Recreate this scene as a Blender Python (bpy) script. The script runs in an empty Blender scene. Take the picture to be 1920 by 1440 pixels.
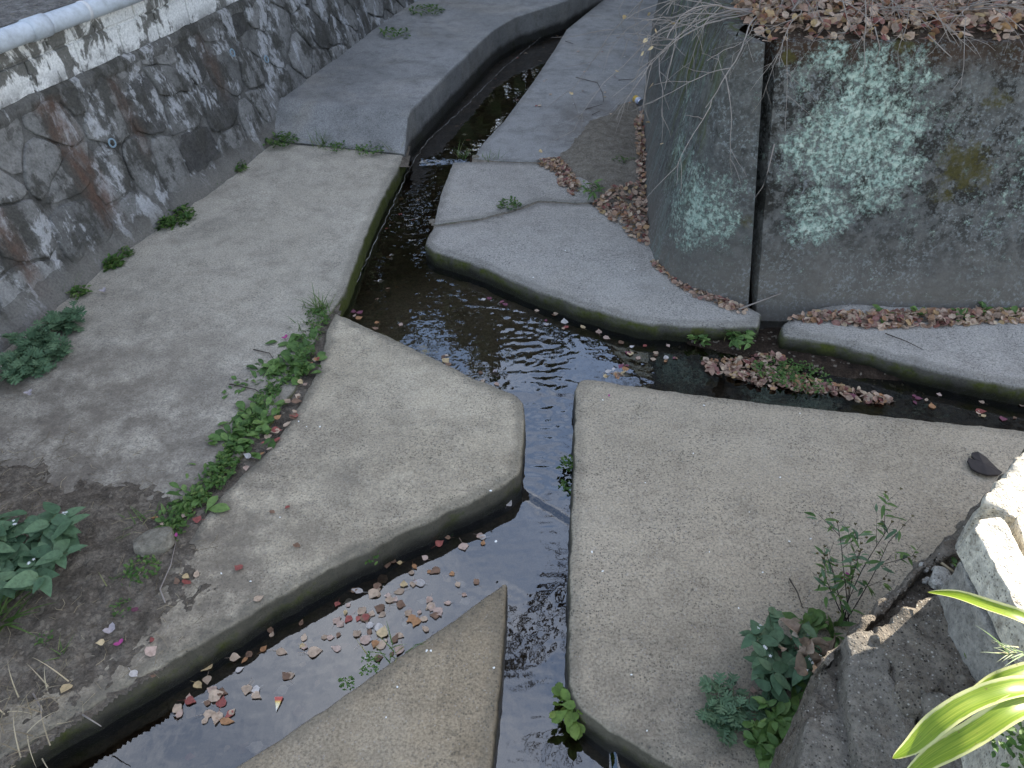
import bpy, bmesh, math, random
import numpy as np
from mathutils import Vector, Matrix, noise
from mathutils.geometry import tessellate_polygon, delaunay_2d_cdt
R = math.radians
rnd = random.Random(7)
scene = bpy.context.scene
COL = scene.collection

# ------------------------------------------------------------------ camera, sky, sun, exposure
CAM_H, PITCH, FPX = 2.70, R(40.0), 1442.0
cam_data = bpy.data.cameras.new('camera')
cam_data.sensor_width = 36.0
cam_data.lens = FPX / 1920.0 * 36.0
cam_data.clip_start = 0.05
cam_data.clip_end = 600.0
cam = bpy.data.objects.new('camera', cam_data)
COL.objects.link(cam)
cam.location = (0, 0, CAM_H)
cam.rotation_euler = (math.pi / 2 - PITCH, 0, 0)
scene.camera = cam

SUN_ELEV = R(28.0)
SUN_VEC = Vector((0.82 * math.cos(SUN_ELEV), 0.572 * math.cos(SUN_ELEV), math.sin(SUN_ELEV))).normalized()
world = bpy.data.worlds.new('World')
scene.world = world
world.use_nodes = True
wn = world.node_tree
wn.nodes.clear()
w_out = wn.nodes.new('ShaderNodeOutputWorld')
w_bg = wn.nodes.new('ShaderNodeBackground')
w_sky = wn.nodes.new('ShaderNodeTexSky')
w_sky.sky_type = 'NISHITA'
w_sky.sun_disc = False
w_sky.sun_elevation = SUN_ELEV
w_sky.sun_rotation = math.atan2(SUN_VEC.x, SUN_VEC.y)
w_sky.dust_density = 1.1
w_sky.ozone_density = 0.6
# thin high cloud over the whole sky
w_tc = wn.nodes.new('ShaderNodeTexCoord')
w_mp = wn.nodes.new('ShaderNodeMapping')
w_mp.inputs['Scale'].default_value = (1.0, 1.0, 2.2)
w_no = wn.nodes.new('ShaderNodeTexNoise')
w_no.inputs['Scale'].default_value = 1.8
w_no.inputs['Detail'].default_value = 7.0
w_no.inputs['Roughness'].default_value = 0.55
w_mr = wn.nodes.new('ShaderNodeMapRange')
w_mr.inputs[1].default_value = 0.46
w_mr.inputs[2].default_value = 0.74
w_mr.inputs[3].default_value = 0.0
w_mr.inputs[4].default_value = 0.46
w_mix = wn.nodes.new('ShaderNodeMix')
w_mix.data_type = 'RGBA'
w_mix.inputs[7].default_value = (10.8, 10.4, 9.9, 1)
wn.links.new(w_tc.outputs['Generated'], w_mp.inputs[0])
wn.links.new(w_mp.outputs[0], w_no.inputs['Vector'])
wn.links.new(w_no.outputs['Fac'], w_mr.inputs[0])
wn.links.new(w_mr.outputs[0], w_mix.inputs[0])
wn.links.new(w_sky.outputs[0], w_mix.inputs[6])
wn.links.new(w_mix.outputs[2], w_bg.inputs[0])
w_bg.inputs[1].default_value = 0.085
wn.links.new(w_bg.outputs[0], w_out.inputs[0])

sun_data = bpy.data.lights.new('sun', 'SUN')
sun_data.energy = 4.0
sun_data.angle = R(0.53)
sun_data.color = (1.0, 0.93, 0.82)
sun = bpy.data.objects.new('sun', sun_data)
COL.objects.link(sun)
sun.rotation_euler = SUN_VEC.to_track_quat('Z', 'Y').to_euler()

scene.view_settings.view_transform = 'Standard'
scene.view_settings.look = 'None'
scene.view_settings.gamma = 1.0
scene.view_settings.use_curve_mapping = False
scene.view_settings.exposure = 2.36
scene.render.engine = 'CYCLES'
scene.cycles.use_denoising = True
scene.cycles.max_bounces = 8
scene.cycles.transparent_max_bounces = 12
scene.cycles.caustics_reflective = False
scene.cycles.caustics_refractive = False

# ------------------------------------------------------------------ measuring helpers
CP, SP = math.cos(PITCH), math.sin(PITCH)
def ray(px, py):
    u, v = (px - 960.0) / FPX, (720.0 - py) / FPX
    return Vector((u, CP + v * SP, -SP + v * CP))
def P(px, py, z=0.0):
    d = ray(px, py)
    k = (z - CAM_H) / d.z
    return Vector((d.x * k, d.y * k, z))
def hit(px, py, p0, n):
    """point of the viewing direction on the plane through p0 with normal n"""
    d = ray(px, py)
    o = Vector((0, 0, CAM_H))
    k = (p0 - o).dot(n) / d.dot(n)
    return o + d * k

# ------------------------------------------------------------------ scene helpers
def tag(o, label=None, cat=None, group=None, kind=None):
    if label: o['label'] = label
    if cat: o['category'] = cat
    if group: o['group'] = group
    if kind: o['kind'] = kind
    return o
def mesh(name, verts, faces, mat=None, smooth=False, uv=None):
    me = bpy.data.meshes.new(name)
    me.from_pydata([tuple(v) for v in verts], [], faces)
    if mat: me.materials.append(mat)
    if smooth: me.polygons.foreach_set('use_smooth', [True] * len(me.polygons))
    if uv is not None:
        l = me.uv_layers.new(name='UVMap')
        idx = np.zeros(len(me.loops), dtype=np.int32)
        me.loops.foreach_get('vertex_index', idx)
        l.data.foreach_set('uv', np.asarray(uv, dtype=np.float32)[idx].ravel())
    me.update()
    return me
def obj(name, me, parent=None, loc=None):
    o = bpy.data.objects.new(name, me)
    COL.objects.link(o)
    if parent is not None: o.parent = parent
    if loc is not None: o.location = loc
    return o
def thing(name, label, cat, loc=(0, 0, 0), group=None):
    o = bpy.data.objects.new(name, None)
    o.empty_display_size = 0.05
    COL.objects.link(o)
    o.location = loc
    return tag(o, label, cat, group)
def sharp(me, deg=38):
    me.polygons.foreach_set('use_smooth', [True] * len(me.polygons))
    me.set_sharp_from_angle(angle=R(deg))
class MB:
    """collects shapes for one mesh"""
    def __init__(s): s.v, s.f, s.uv = [], [], []
    def add(s, v, f, uv=None):
        b = len(s.v)
        s.v += [tuple(x) for x in v]
        s.f += [tuple(i + b for i in q) for q in f]
        if uv: s.uv += uv
    def tube(s, pts, r0, r1=None, n=5, cap=True):
        r1 = r0 if r1 is None else r1
        pts = [Vector(p) for p in pts]
        m = len(pts)
        b = len(s.v)
        up = Vector((0.31, 0.17, 0.93))
        for i, p in enumerate(pts):
            t = (pts[min(i + 1, m - 1)] - pts[max(i - 1, 0)])
            t = t.normalized() if t.length > 1e-9 else Vector((0, 0, 1))
            a = t.cross(up)
            a = a.normalized() if a.length > 1e-4 else t.cross(Vector((1, 0, 0))).normalized()
            c = t.cross(a)
            r = r0 + (r1 - r0) * i / max(m - 1, 1)
            for k in range(n):
                w = 2 * math.pi * k / n
                s.v.append(tuple(p + (a * math.cos(w) + c * math.sin(w)) * r))
        for i in range(m - 1):
            for k in range(n):
                s.f.append((b + i * n + k, b + i * n + (k + 1) % n, b + (i + 1) * n + (k + 1) % n, b + (i + 1) * n + k))
        if cap:
            s.f.append(tuple(b + k for k in range(n))[::-1])
            s.f.append(tuple(b + (m - 1) * n + k for k in range(n)))
    def build(s, name, mat, parent=None, smooth=True, ang=None):
        me = mesh(name, s.v, s.f, mat, smooth, s.uv if s.uv and len(s.uv) == len(s.v) else None)
        if ang: sharp(me, ang)
        return obj(name, me, parent)

# ------------------------------------------------------------------ node helpers
class NT:
    def __init__(s, name):
        s.mat = bpy.data.materials.new(name)
        s.mat.use_nodes = True
        s.t = s.mat.node_tree
        s.t.nodes.clear()
        s.out = s.t.nodes.new('ShaderNodeOutputMaterial')
        s.geo = None
    def new(s, t): return s.t.nodes.new(t)
    def put(s, sock, v):
        if v is None: return
        if isinstance(v, bpy.types.NodeSocket): s.t.links.new(v, sock)
        else:
            if isinstance(v, tuple) and len(v) == 3 and sock.type == 'RGBA': v = (*v, 1)
            sock.default_value = v
    def pos(s):
        if not s.geo: s.geo = s.new('ShaderNodeNewGeometry')
        return s.geo.outputs['Position']
    def nrm(s):
        s.pos(); return s.geo.outputs['Normal']
    def island(s):
        s.pos(); return s.geo.outputs['Random Per Island']
    def orand(s): return s.new('ShaderNodeObjectInfo').outputs['Random']
    def uv(s): return s.new('ShaderNodeTexCoord').outputs['UV']
    def ocoord(s): return s.new('ShaderNodeTexCoord').outputs['Object']
    def sep(s, v):
        n = s.new('ShaderNodeSeparateXYZ'); s.put(n.inputs[0], v); return n.outputs
    def map(s, v, scale=(1, 1, 1), loc=(0, 0, 0), rot=(0, 0, 0)):
        n = s.new('ShaderNodeMapping'); s.put(n.inputs[0], v)
        n.inputs['Scale'].default_value = scale; n.inputs['Location'].default_value = loc; n.inputs['Rotation'].default_value = rot
        return n.outputs[0]
    def noise(s, v, scale, det=4, rough=0.55, dist=0.0):
        n = s.new('ShaderNodeTexNoise'); s.put(n.inputs['Vector'], v)
        n.inputs['Scale'].default_value = scale; n.inputs['Detail'].default_value = det
        n.inputs['Roughness'].default_value = rough; n.inputs['Distortion'].default_value = dist
        return n.outputs['Fac']
    def vor(s, v, scale, feat='F1', out='Distance', rand=1.0):
        n = s.new('ShaderNodeTexVoronoi'); n.feature = feat; s.put(n.inputs['Vector'], v)
        n.inputs['Scale'].default_value = scale; n.inputs['Randomness'].default_value = rand
        return n.outputs[out]
    def ramp(s, f, stops, interp='LINEAR'):
        n = s.new('ShaderNodeValToRGB'); s.put(n.inputs[0], f)
        e = n.color_ramp.elements
        while len(e) < len(stops): e.new(0.5)
        n.color_ramp.interpolation = interp
        for i, (p, c) in enumerate(stops):
            e[i].position = p; e[i].color = (*c, 1) if len(c) == 3 else c
        return n.outputs[0]
    def mix(s, f, a, b, mode='MIX'):
        n = s.new('ShaderNodeMix'); n.data_type = 'RGBA'; n.blend_type = mode; n.clamp_factor = True
        s.put(n.inputs[0], f); s.put(n.inputs[6], a); s.put(n.inputs[7], b)
        return n.outputs[2]
    def m(s, op, a, b=None, clamp=False):
        n = s.new('ShaderNodeMath'); n.operation = op; n.use_clamp = clamp
        s.put(n.inputs[0], a); s.put(n.inputs[1], b)
        return n.outputs[0]
    def rng(s, v, a, b, c=0.0, d=1.0):
        n = s.new('ShaderNodeMapRange'); s.put(n.inputs[0], v)
        for i, x in enumerate((a, b, c, d)): n.inputs[i + 1].default_value = x
        return n.outputs[0]
    def near(s, v, p, r0, r1):
        """1 inside r0 of point p, 0 beyond r1"""
        n = s.new('ShaderNodeVectorMath'); n.operation = 'DISTANCE'
        s.put(n.inputs[0], v); n.inputs[1].default_value = p
        return s.rng(n.outputs['Value'], r0, r1, 1.0, 0.0)
    def bump(s, h, strength=0.5, dist=0.01, prev=None):
        n = s.new('ShaderNodeBump'); s.put(n.inputs['Height'], h)
        n.inputs['Strength'].default_value = strength; n.inputs['Distance'].default_value = dist
        if prev is not None: s.put(n.inputs['Normal'], prev)
        return n.outputs[0]
    def bsdf(s, col, rough=0.85, normal=None, spec=0.3, **kw):
        n = s.new('ShaderNodeBsdfPrincipled')
        s.put(n.inputs['Base Color'], col); s.put(n.inputs['Roughness'], rough)
        s.put(n.inputs['Specular IOR Level'], spec)
        if normal is not None: s.put(n.inputs['Normal'], normal)
        for k, v in kw.items(): s.put(n.inputs[k.replace('_', ' ')], v)
        return n.outputs[0]
    def end(s, sh):
        s.t.links.new(sh, s.out.inputs[0]); return s.mat

# ------------------------------------------------------------------ materials of the setting
def concrete_mat(name, c1, c2, speck=0.6, moss=0.0, wetz=-0.10, dirt=None, coarse=1.0, off=0.0, calm=0.0, sidek=0.80, rim=0.75, crack=False):
    n = NT(name)
    p = n.map(n.pos(), loc=(off, off * 1.7, 0))
    col = n.mix(n.rng(n.noise(p, 1.1, 5, 0.6), 0.35, 0.65), c1, c2)
    mid = n.noise(p, 7.0, 7, 0.68)
    col = n.mix(1.0, col, n.ramp(mid, [(0.28, (0.66 + 0.2 * calm, 0.65 + 0.2 * calm, 0.64 + 0.2 * calm)), (0.5, (1, 1, 1)), (0.72, (1.16 - 0.1 * calm, 1.15 - 0.1 * calm, 1.13 - 0.1 * calm))]), 'MULTIPLY')
    # water stains, long soft dark tongues
    st = n.rng(n.noise(p, 2.6, 5, 0.6, 0.6), 0.52, 0.70)
    col = n.mix(n.m('MULTIPLY', st, 0.34 * (1 - 0.75 * calm)), col, (0.075, 0.071, 0.065))
    tide = n.m('MULTIPLY', n.rng(n.m('ABSOLUTE', n.m('SUBTRACT', n.noise(p, 1.3, 6, 0.62, 0.4), 0.5)), 0.0, 0.022, 1, 0), n.rng(n.noise(p, 3.0, 3), 0.42, 0.60))
    col = n.mix(n.m('MULTIPLY', tide, 0.22), col, (0.10, 0.09, 0.075))
    silt = n.rng(n.noise(p, 0.9, 6, 0.66, 0.8), 0.50, 0.64)
    col = n.mix(n.m('MULTIPLY', silt, 0.22), col, (0.36, 0.32, 0.255))
    fine = n.noise(p, 95.0 / coarse, 3, 0.7)
    col = n.mix(1.0, col, n.ramp(fine, [(0.3, (0.62, 0.61, 0.60)), (0.5, (1, 1, 1)), (0.7, (1.32, 1.31, 1.28))]), 'MULTIPLY')
    # exposed aggregate: dark and light grains
    vo = n.new('ShaderNodeTexVoronoi'); n.put(vo.inputs['Vector'], p); vo.inputs['Scale'].default_value = 120.0 / coarse
    cell = n.sep(vo.outputs['Color'])
    patch = n.rng(n.noise(p, 3.3, 4, 0.6), 0.38, 0.60, 0.35, 1.0)
    dk = n.m('MULTIPLY', n.m('MULTIPLY', n.m('GREATER_THAN', cell[0], 0.76), n.rng(vo.outputs['Distance'], 0.25, 0.55, 1, 0)), patch)
    col = n.mix(n.m('MULTIPLY', dk, speck), col, (0.045, 0.043, 0.041))
    lt = n.m('MULTIPLY', n.m('GREATER_THAN', cell[1], 0.90), n.rng(vo.outputs['Distance'], 0.2, 0.5, 1, 0))
    col = n.mix(n.m('MULTIPLY', lt, speck * 0.55), col, (0.42, 0.41, 0.39))
    pit = n.m('MULTIPLY', n.rng(n.noise(n.map(p, scale=(1, 1.3, 1)), 52.0, 4, 0.65), 0.565, 0.635), patch)
    col = n.mix(n.m('MULTIPLY', pit, 0.62 * speck), col, (0.05, 0.048, 0.045))
    if crack:
        ck = n.new('ShaderNodeTexVoronoi'); ck.feature = 'DISTANCE_TO_EDGE'; ck.inputs['Scale'].default_value = 0.55
        wv = n.new('ShaderNodeVectorMath'); wv.operation = 'ADD'; n.put(wv.inputs[0], p)
        nv = n.new('ShaderNodeTexNoise'); n.put(nv.inputs['Vector'], p); nv.inputs['Scale'].default_value = 5.0; nv.inputs['Detail'].default_value = 5.0
        sv = n.new('ShaderNodeVectorMath'); sv.operation = 'SCALE'; sv.inputs['Scale'].default_value = 0.28; n.put(sv.inputs[0], nv.outputs['Color'])
        n.put(wv.inputs[1], sv.outputs[0]); n.put(ck.inputs['Vector'], wv.outputs[0])
        hair = n.m('MULTIPLY', n.rng(ck.outputs['Distance'], 0.0012, 0.0034, 1, 0), n.rng(n.noise(p, 1.7, 3), 0.50, 0.58))
        col = n.mix(n.m('MULTIPLY', hair, 0.7), col, (0.035, 0.032, 0.028))
    if dirt:
        for (dp, r0, r1, amt) in dirt:
            dm = n.m('MULTIPLY', n.near(p if off == 0 else n.pos(), dp, r0, r1), n.rng(n.noise(p, 4.5, 6, 0.7), 0.36, 0.58))
            col = n.mix(n.m('MULTIPLY', dm, amt), col, n.mix(n.noise(p, 22, 4, 0.7), (0.07, 0.057, 0.044), (0.16, 0.135, 0.11)))
    ra = n.new('ShaderNodeAttribute'); ra.attribute_name = 'rim'
    rm = n.rng(n.m('ADD', n.m('MULTIPLY', ra.outputs['Fac'], 0.62), n.m('MULTIPLY', n.noise(p, 9, 6, 0.72), 0.75)), 0.60, 0.92)
    col = n.mix(n.m('MULTIPLY', rm, rim), col, n.mix(n.noise(p, 40, 3), (0.050, 0.046, 0.036), (0.115, 0.108, 0.088)))
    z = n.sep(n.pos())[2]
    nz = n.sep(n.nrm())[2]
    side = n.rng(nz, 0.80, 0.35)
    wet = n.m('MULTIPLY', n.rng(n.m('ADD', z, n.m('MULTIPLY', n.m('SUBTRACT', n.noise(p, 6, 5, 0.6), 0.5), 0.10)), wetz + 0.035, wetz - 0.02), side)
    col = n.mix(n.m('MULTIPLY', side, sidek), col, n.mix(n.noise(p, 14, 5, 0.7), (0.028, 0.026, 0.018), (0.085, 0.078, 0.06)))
    if moss:
        mm = n.m('MULTIPLY', n.rng(nz, 0.72, 0.30), n.rng(n.m('ADD', n.noise(p, 7, 6, 0.72), n.m('MULTIPLY', z, -1.2)), 0.66 - 0.16 * moss, 0.84 - 0.16 * moss))
        col = n.mix(mm, col, n.mix(n.noise(p, 60, 3), (0.022, 0.027, 0.006), (0.095, 0.105, 0.020)))
    col = n.mix(n.m('MULTIPLY', wet, 0.85), col, (0.010, 0.009, 0.007))
    h = n.m('ADD', n.m('MULTIPLY', fine, 0.5), n.m('SUBTRACT', n.m('MULTIPLY', mid, 0.8), n.m('MULTIPLY', n.m('ADD', dk, pit), 0.55)))
    bp = n.bump(h, 0.55, 0.006)
    return n.end(n.bsdf(col, n.rng(wet, 0, 1, 0.88, 0.45), bp, 0.25))

DIRT_L = [((-1.85, 1.95, 0), 0.4, 1.9, 0.9), ((-2.6, 3.0, 0), 0.1, 1.5, 0.75)]
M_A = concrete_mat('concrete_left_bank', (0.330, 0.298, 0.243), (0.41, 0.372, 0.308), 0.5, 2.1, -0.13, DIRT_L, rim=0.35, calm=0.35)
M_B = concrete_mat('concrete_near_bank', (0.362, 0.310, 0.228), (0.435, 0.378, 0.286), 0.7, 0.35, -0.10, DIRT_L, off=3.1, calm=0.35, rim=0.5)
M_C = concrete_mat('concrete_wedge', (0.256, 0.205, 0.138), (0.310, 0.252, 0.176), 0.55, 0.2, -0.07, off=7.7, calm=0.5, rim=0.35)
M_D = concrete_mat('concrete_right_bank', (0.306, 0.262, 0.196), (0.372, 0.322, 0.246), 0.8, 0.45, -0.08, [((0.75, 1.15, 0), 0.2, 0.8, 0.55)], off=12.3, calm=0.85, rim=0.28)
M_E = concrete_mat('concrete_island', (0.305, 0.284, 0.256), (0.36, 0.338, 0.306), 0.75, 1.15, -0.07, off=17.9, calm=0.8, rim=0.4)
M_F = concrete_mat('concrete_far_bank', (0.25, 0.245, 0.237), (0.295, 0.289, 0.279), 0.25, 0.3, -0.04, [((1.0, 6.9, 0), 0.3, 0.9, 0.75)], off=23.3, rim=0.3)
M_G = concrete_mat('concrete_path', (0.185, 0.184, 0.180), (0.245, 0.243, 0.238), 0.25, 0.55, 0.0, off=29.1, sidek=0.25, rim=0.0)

def soil_mat(name, a, b, c):
    n = NT(name)
    p = n.pos()
    f = n.noise(p, 14, 8, 0.72)
    col = n.ramp(f, [(0.3, a), (0.52, b), (0.72, c)])
    g = n.noise(p, 85, 4, 0.7)
    col = n.mix(1.0, col, n.ramp(g, [(0.3, (0.55, 0.55, 0.55)), (0.55, (1, 1, 1)), (0.75, (1.5, 1.45, 1.4))]), 'MULTIPLY')
    vo = n.new('ShaderNodeTexVoronoi'); n.put(vo.inputs['Vector'], p); vo.inputs['Scale'].default_value = 70
    cr = n.sep(vo.outputs['Color'])[0]
    col = n.mix(n.m('MULTIPLY', n.m('GREATER_THAN', cr, 0.93), 0.6), col, (0.22, 0.19, 0.15))
    return n.end(n.bsdf(col, 0.95, n.bump(n.m('ADD', f, n.m('MULTIPLY', g, 0.6)), 0.9, 0.02), 0.15))
M_SOIL = soil_mat('soil', (0.062, 0.051, 0.040), (0.138, 0.116, 0.092), (0.235, 0.204, 0.166))
M_SAND = soil_mat('sand', (0.12, 0.102, 0.08), (0.205, 0.18, 0.145), (0.28, 0.25, 0.205))
M_MUD = soil_mat('mud', (0.016, 0.011, 0.008), (0.038, 0.026, 0.018), (0.085, 0.062, 0.045))

def water_mat():
    n = NT('stream_water')
    p = n.pos()
    fl = n.map(p, scale=(1.0, 0.7, 1.0))
    b = n.bump(n.noise(fl, 11, 3, 0.5), 0.05, 0.02)
    fr = n.new('ShaderNodeFresnel'); fr.inputs['IOR'].default_value = 2.15
    n.put(fr.inputs['Normal'], b)
    gl = n.new('ShaderNodeBsdfGlossy'); gl.inputs['Roughness'].default_value = 0.025
    n.put(gl.inputs['Normal'], b)
    gl.inputs['Color'].default_value = (0.95, 0.97, 1.0, 1)
    tr = n.new('ShaderNodeBsdfTransparent'); tr.inputs['Color'].default_value = (0.84, 0.79, 0.70, 1)
    mx = n.new('ShaderNodeMixShader')
    n.put(mx.inputs[0], n.m('MULTIPLY', fr.outputs[0], 1.0, True))
    n.t.links.new(tr.outputs[0], mx.inputs[1]); n.t.links.new(gl.outputs[0], mx.inputs[2])
    return n.end(mx.outputs[0])
M_WATER = water_mat()

# ------------------------------------------------------------------ geometry helpers
def chaikin(pts, it=1, closed=True):
    for _ in range(it):
        out = []
        m = len(pts)
        if not closed: out.append(pts[0])
        for i in range(m if closed else m - 1):
            a, b = pts[i], pts[(i + 1) % m]
            out += [a * 0.8 + b * 0.2, a * 0.2 + b * 0.8]
        if not closed: out.append(pts[-1])
        pts = out
    return pts
def resample(pts, step, closed=True):
    seq = list(pts) + ([pts[0]] if closed else [])
    out = []
    for a, b in zip(seq[:-1], seq[1:]):
        k = max(1, int(round((b - a).length / step)))
        out += [a.lerp(b, i / k) for i in range(k)]
    if not closed: out.append(seq[-1])
    return out
def inside(x, y, poly):
    c = False
    j = len(poly) - 1
    for i in range(len(poly)):
        xi, yi = poly[i][0], poly[i][1]
        xj, yj = poly[j][0], poly[j][1]
        if (yi > y) != (yj > y) and x < (xj - xi) * (y - yi) / (yj - yi) + xi: c = not c
        j = i
    return c
def edge_dist(x, y, poly):
    best = 1e9
    m = len(poly)
    for i in range(m):
        ax, ay = poly[i][0], poly[i][1]
        bx, by = poly[(i + 1) % m][0], poly[(i + 1) % m][1]
        dx, dy = bx - ax, by - ay
        t = max(0, min(1, ((x - ax) * dx + (y - ay) * dy) / (dx * dx + dy * dy + 1e-12)))
        best = min(best, math.hypot(x - ax - t * dx, y - ay - t * dy))
    return best
def pin_poly(pix, z=0.0): return [P(x, y, z) for x, y in pix]
def rand_in(poly, r):
    xs = [p[0] for p in poly]; ys = [p[1] for p in poly]
    while True:
        x, y = r.uniform(min(xs), max(xs)), r.uniform(min(ys), max(ys))
        if inside(x, y, poly): return x, y

SLABS = {}
def slab(name, pts, mat, depth=0.5, bev=0.03, jit=0.005, seed=0, zf=None, step=0.028):
    """a cast slab with worn, rounded edges; pts are its corners seen from above"""
    pts = [Vector((p[0], p[1], p[2])) for p in pts]
    area = sum(a.x * b.y - b.x * a.y for a, b in zip(pts, pts[1:] + pts[:1]))
    if area < 0: pts.reverse()
    ring = resample(chaikin(resample(pts, 0.07), 2), step)
    m = len(ring)
    nor = []
    for i in range(m):
        t = ring[(i + 1) % m] - ring[i - 1]
        nor.append(Vector((-t.y, t.x, 0)).normalized())       # inward for CCW
    base = []
    for i, p in enumerate(ring):
        q = noise.noise(Vector((p.x * 9, p.y * 9, seed))) * jit + (noise.noise(Vector((p.x * 38, p.y * 38, seed + 5))) * 0.6 + max(0.0, noise.noise(Vector((p.x * 6, p.y * 6, seed + 8))) - 0.25) * 3.0 * abs(noise.noise(Vector((p.x * 30, p.y * 30, seed + 2))))) * jit
        base.append(p + nor[i] * q)
    prof = [(bev, 0.0), (bev * 0.55, -bev * 0.10), (bev * 0.22, -bev * 0.36), (0.0, -bev * 0.85), (-0.002, -0.09), (-0.006, -depth)]
    v, f = [], []
    for (ins, dz) in prof:
        for i in range(m):
            p = base[i] + nor[i] * ins
            k = noise.noise(Vector((p.x * 16, p.y * 16, dz * 30 + seed)))
            if dz < -0.02: p = p + nor[i] * k * 0.006
            z = (zf(p.x, p.y) if zf else p.z)
            v.append((p.x, p.y, z + dz + (k * 0.004 if -0.05 < dz < -0.001 else 0)))
    for r_ in range(len(prof) - 1):
        for i in range(m):
            j = (i + 1) % m
            f.append((r_ * m + i, (r_ + 1) * m + i, (r_ + 1) * m + j, r_ * m + j))
    tv = [Vector((v[i][0], v[i][1])) for i in range(m)]
    arr = np.array([(p.x, p.y) for p in base]); nxt = np.roll(arr, -1, 0); dd = nxt - arr; ll = (dd * dd).sum(1) + 1e-12
    def edist(x, y):
        q = np.array((x, y)) - arr
        t = np.clip((q * dd).sum(1) / ll, 0, 1)
        return float(np.sqrt(((q - dd * t[:, None]) ** 2).sum(1)).min())
    tp = [(p.x, p.y) for p in tv]
    bx = [p.x for p in tv]; by = [p.y for p in tv]
    y = min(by); row = 0; dist = [0.0] * len(v)
    gs = 0.065
    extra = []
    while y < max(by):
        x = max(min(bx), -3.4) + (gs / 2 if row % 2 else 0)
        while x < min(max(bx), 4.2):
            if y < 13 and inside(x, y, tp):
                e = edist(x, y)
                if e > bev + 0.022: extra.append((x, y, e))
            x += gs * 1.15
        y += gs; row += 1
    res = delaunay_2d_cdt(tv + [Vector((q[0], q[1])) for q in extra], [(k, (k + 1) % m) for k in range(m)], [], 1, 1e-6)
    vm = {}
    for k, p in enumerate(res[0]):
        o_ = min(res[3][k]) if res[3][k] else -1
        if 0 <= o_ < m: vm[k] = o_
        else:
            e = extra[o_ - m][2] if o_ >= m else 0.05
            vm[k] = len(v); dist.append(e)
            z = (zf(p.x, p.y) if zf else pts[0].z) + min(1, e / 0.25) * (0.007 * fbm(p.x * 1.4, p.y * 1.4, seed) + 0.0025 * fbm(p.x * 7, p.y * 7, seed + 1))
            v.append((p.x, p.y, z))
    for t in res[2]: f.append(tuple(vm[k] for k in t))
    me = mesh(name, v, f, mat)
    at_ = me.attributes.new('rim', 'FLOAT', 'POINT')
    at_.data.foreach_set('value', [math.exp(-e / 0.055) for e in dist])
    sharp(me, 50)
    SLABS[name] = [(p.x, p.y) for p in base]
    return tag(obj(name, me), kind='structure')
def field(name, poly, step, zf, mat, smooth=True, uv=False):
    """height field over the bounding box of poly, cells kept where inside"""
    xs = [p[0] for p in poly]; ys = [p[1] for p in poly]
    nx = int((max(xs) - min(xs)) / step) + 2; ny = int((max(ys) - min(ys)) / step) + 2
    idx, v, f = {}, [], []
    ins = [[inside(min(xs) + i * step, min(ys) + j * step, poly) for i in range(nx)] for j in range(ny)]
    for j in range(ny):
        for i in range(nx):
            if not ins[j][i]: continue
            x, y = min(xs) + i * step, min(ys) + j * step
            idx[(i, j)] = len(v); v.append((x, y, zf(x, y)))
    for (i, j), a in idx.items():
        b, c, d = idx.get((i + 1, j)), idx.get((i + 1, j + 1)), idx.get((i, j + 1))
        if b is not None and c is not None and d is not None: f.append((a, b, c, d))
    return mesh(name, v, f, mat, smooth)
def fbm(x, y, z=0.0, o=4): return noise.fractal(Vector((x, y, z)), 0.9, 2.1, o)
# ================================================================== THE SETTING
# ---- wide ground far below everything, reaching the horizon
n = NT('far_ground')
M_GROUND = n.end(n.bsdf(n.mix(n.noise(n.pos(), 0.4, 6, 0.6), (0.06, 0.065, 0.04), (0.14, 0.12, 0.09)), 0.95))
tag(obj('ground', mesh('ground', [(-300, -300, -0.9), (300, -300, -0.9), (300, 300, -0.9), (-300, 300, -0.9)], [(0, 1, 2, 3)], M_GROUND)), kind='structure')

# ---- concrete slabs of the banks
pA = pin_poly([(764, 280), (744, 322), (715, 375), (690, 432), (668, 490), (648, 545), (626, 578), (606, 600), (592, 640), (572, 690), (556, 725), (528, 760), (500, 805), (455, 850), (405, 895), (365, 945), (330, 990), (300, 1040), (230, 1130), (60, 1260), (-200, 1400)])
pA += [Vector((-3.6, 1.2, 0)), Vector((-3.6, 3.2, 0)), Vector((-3.05, 4.0, 0))] + pin_poly([(110, 530), (190, 470), (290, 400), (430, 300), (490, 262), (540, 245), (640, 262)])
slab('pavement', pA, M_A, seed=1, bev=0.035)
pB = pin_poly([(628, 584), (723, 627), (820, 672), (890, 707), (945, 728), (972, 741), (984, 760), (985, 800), (981, 850), (977, 885), (957, 903), (905, 930), (800, 978), (700, 1026), (600, 1076), (500, 1134), (400, 1194), (290, 1258), (190, 1314), (70, 1384), (-60, 1458), (-330, 1560), (-300, 1380), (90, 1262), (255, 1138), (330, 1045), (366, 990), (405, 935), (450, 890), (500, 845), (540, 792), (566, 745), (590, 702), (604, 655), (612, 615)])
slab('pavement', pB, M_B, seed=2, bev=0.024, jit=0.008)
pC = pin_poly([(951, 1090), (949, 1150), (942, 1250), (932, 1350), (921, 1450), (905, 1640), (200, 1640), (420, 1450), (600, 1332), (750, 1228), (850, 1160), (935, 1098)], -0.03)
slab('pavement', pC, M_C, seed=3, bev=0.022)
pD = pin_poly([(1088, 711), (1079, 726), (1077, 800), (1075, 900), (1070, 1000), (1067, 1150), (1066, 1285), (1086, 1330), (1150, 1375), (1230, 1420), (1310, 1470), (1420, 1640)]) + [Vector((2.2, 0.55, 0)), Vector((4.2, 2.0, 0))] + pin_poly([(2300, 860), (2100, 832), (1920, 806), (1700, 783), (1500, 762), (1350, 744), (1200, 724), (1110, 710)])
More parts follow.
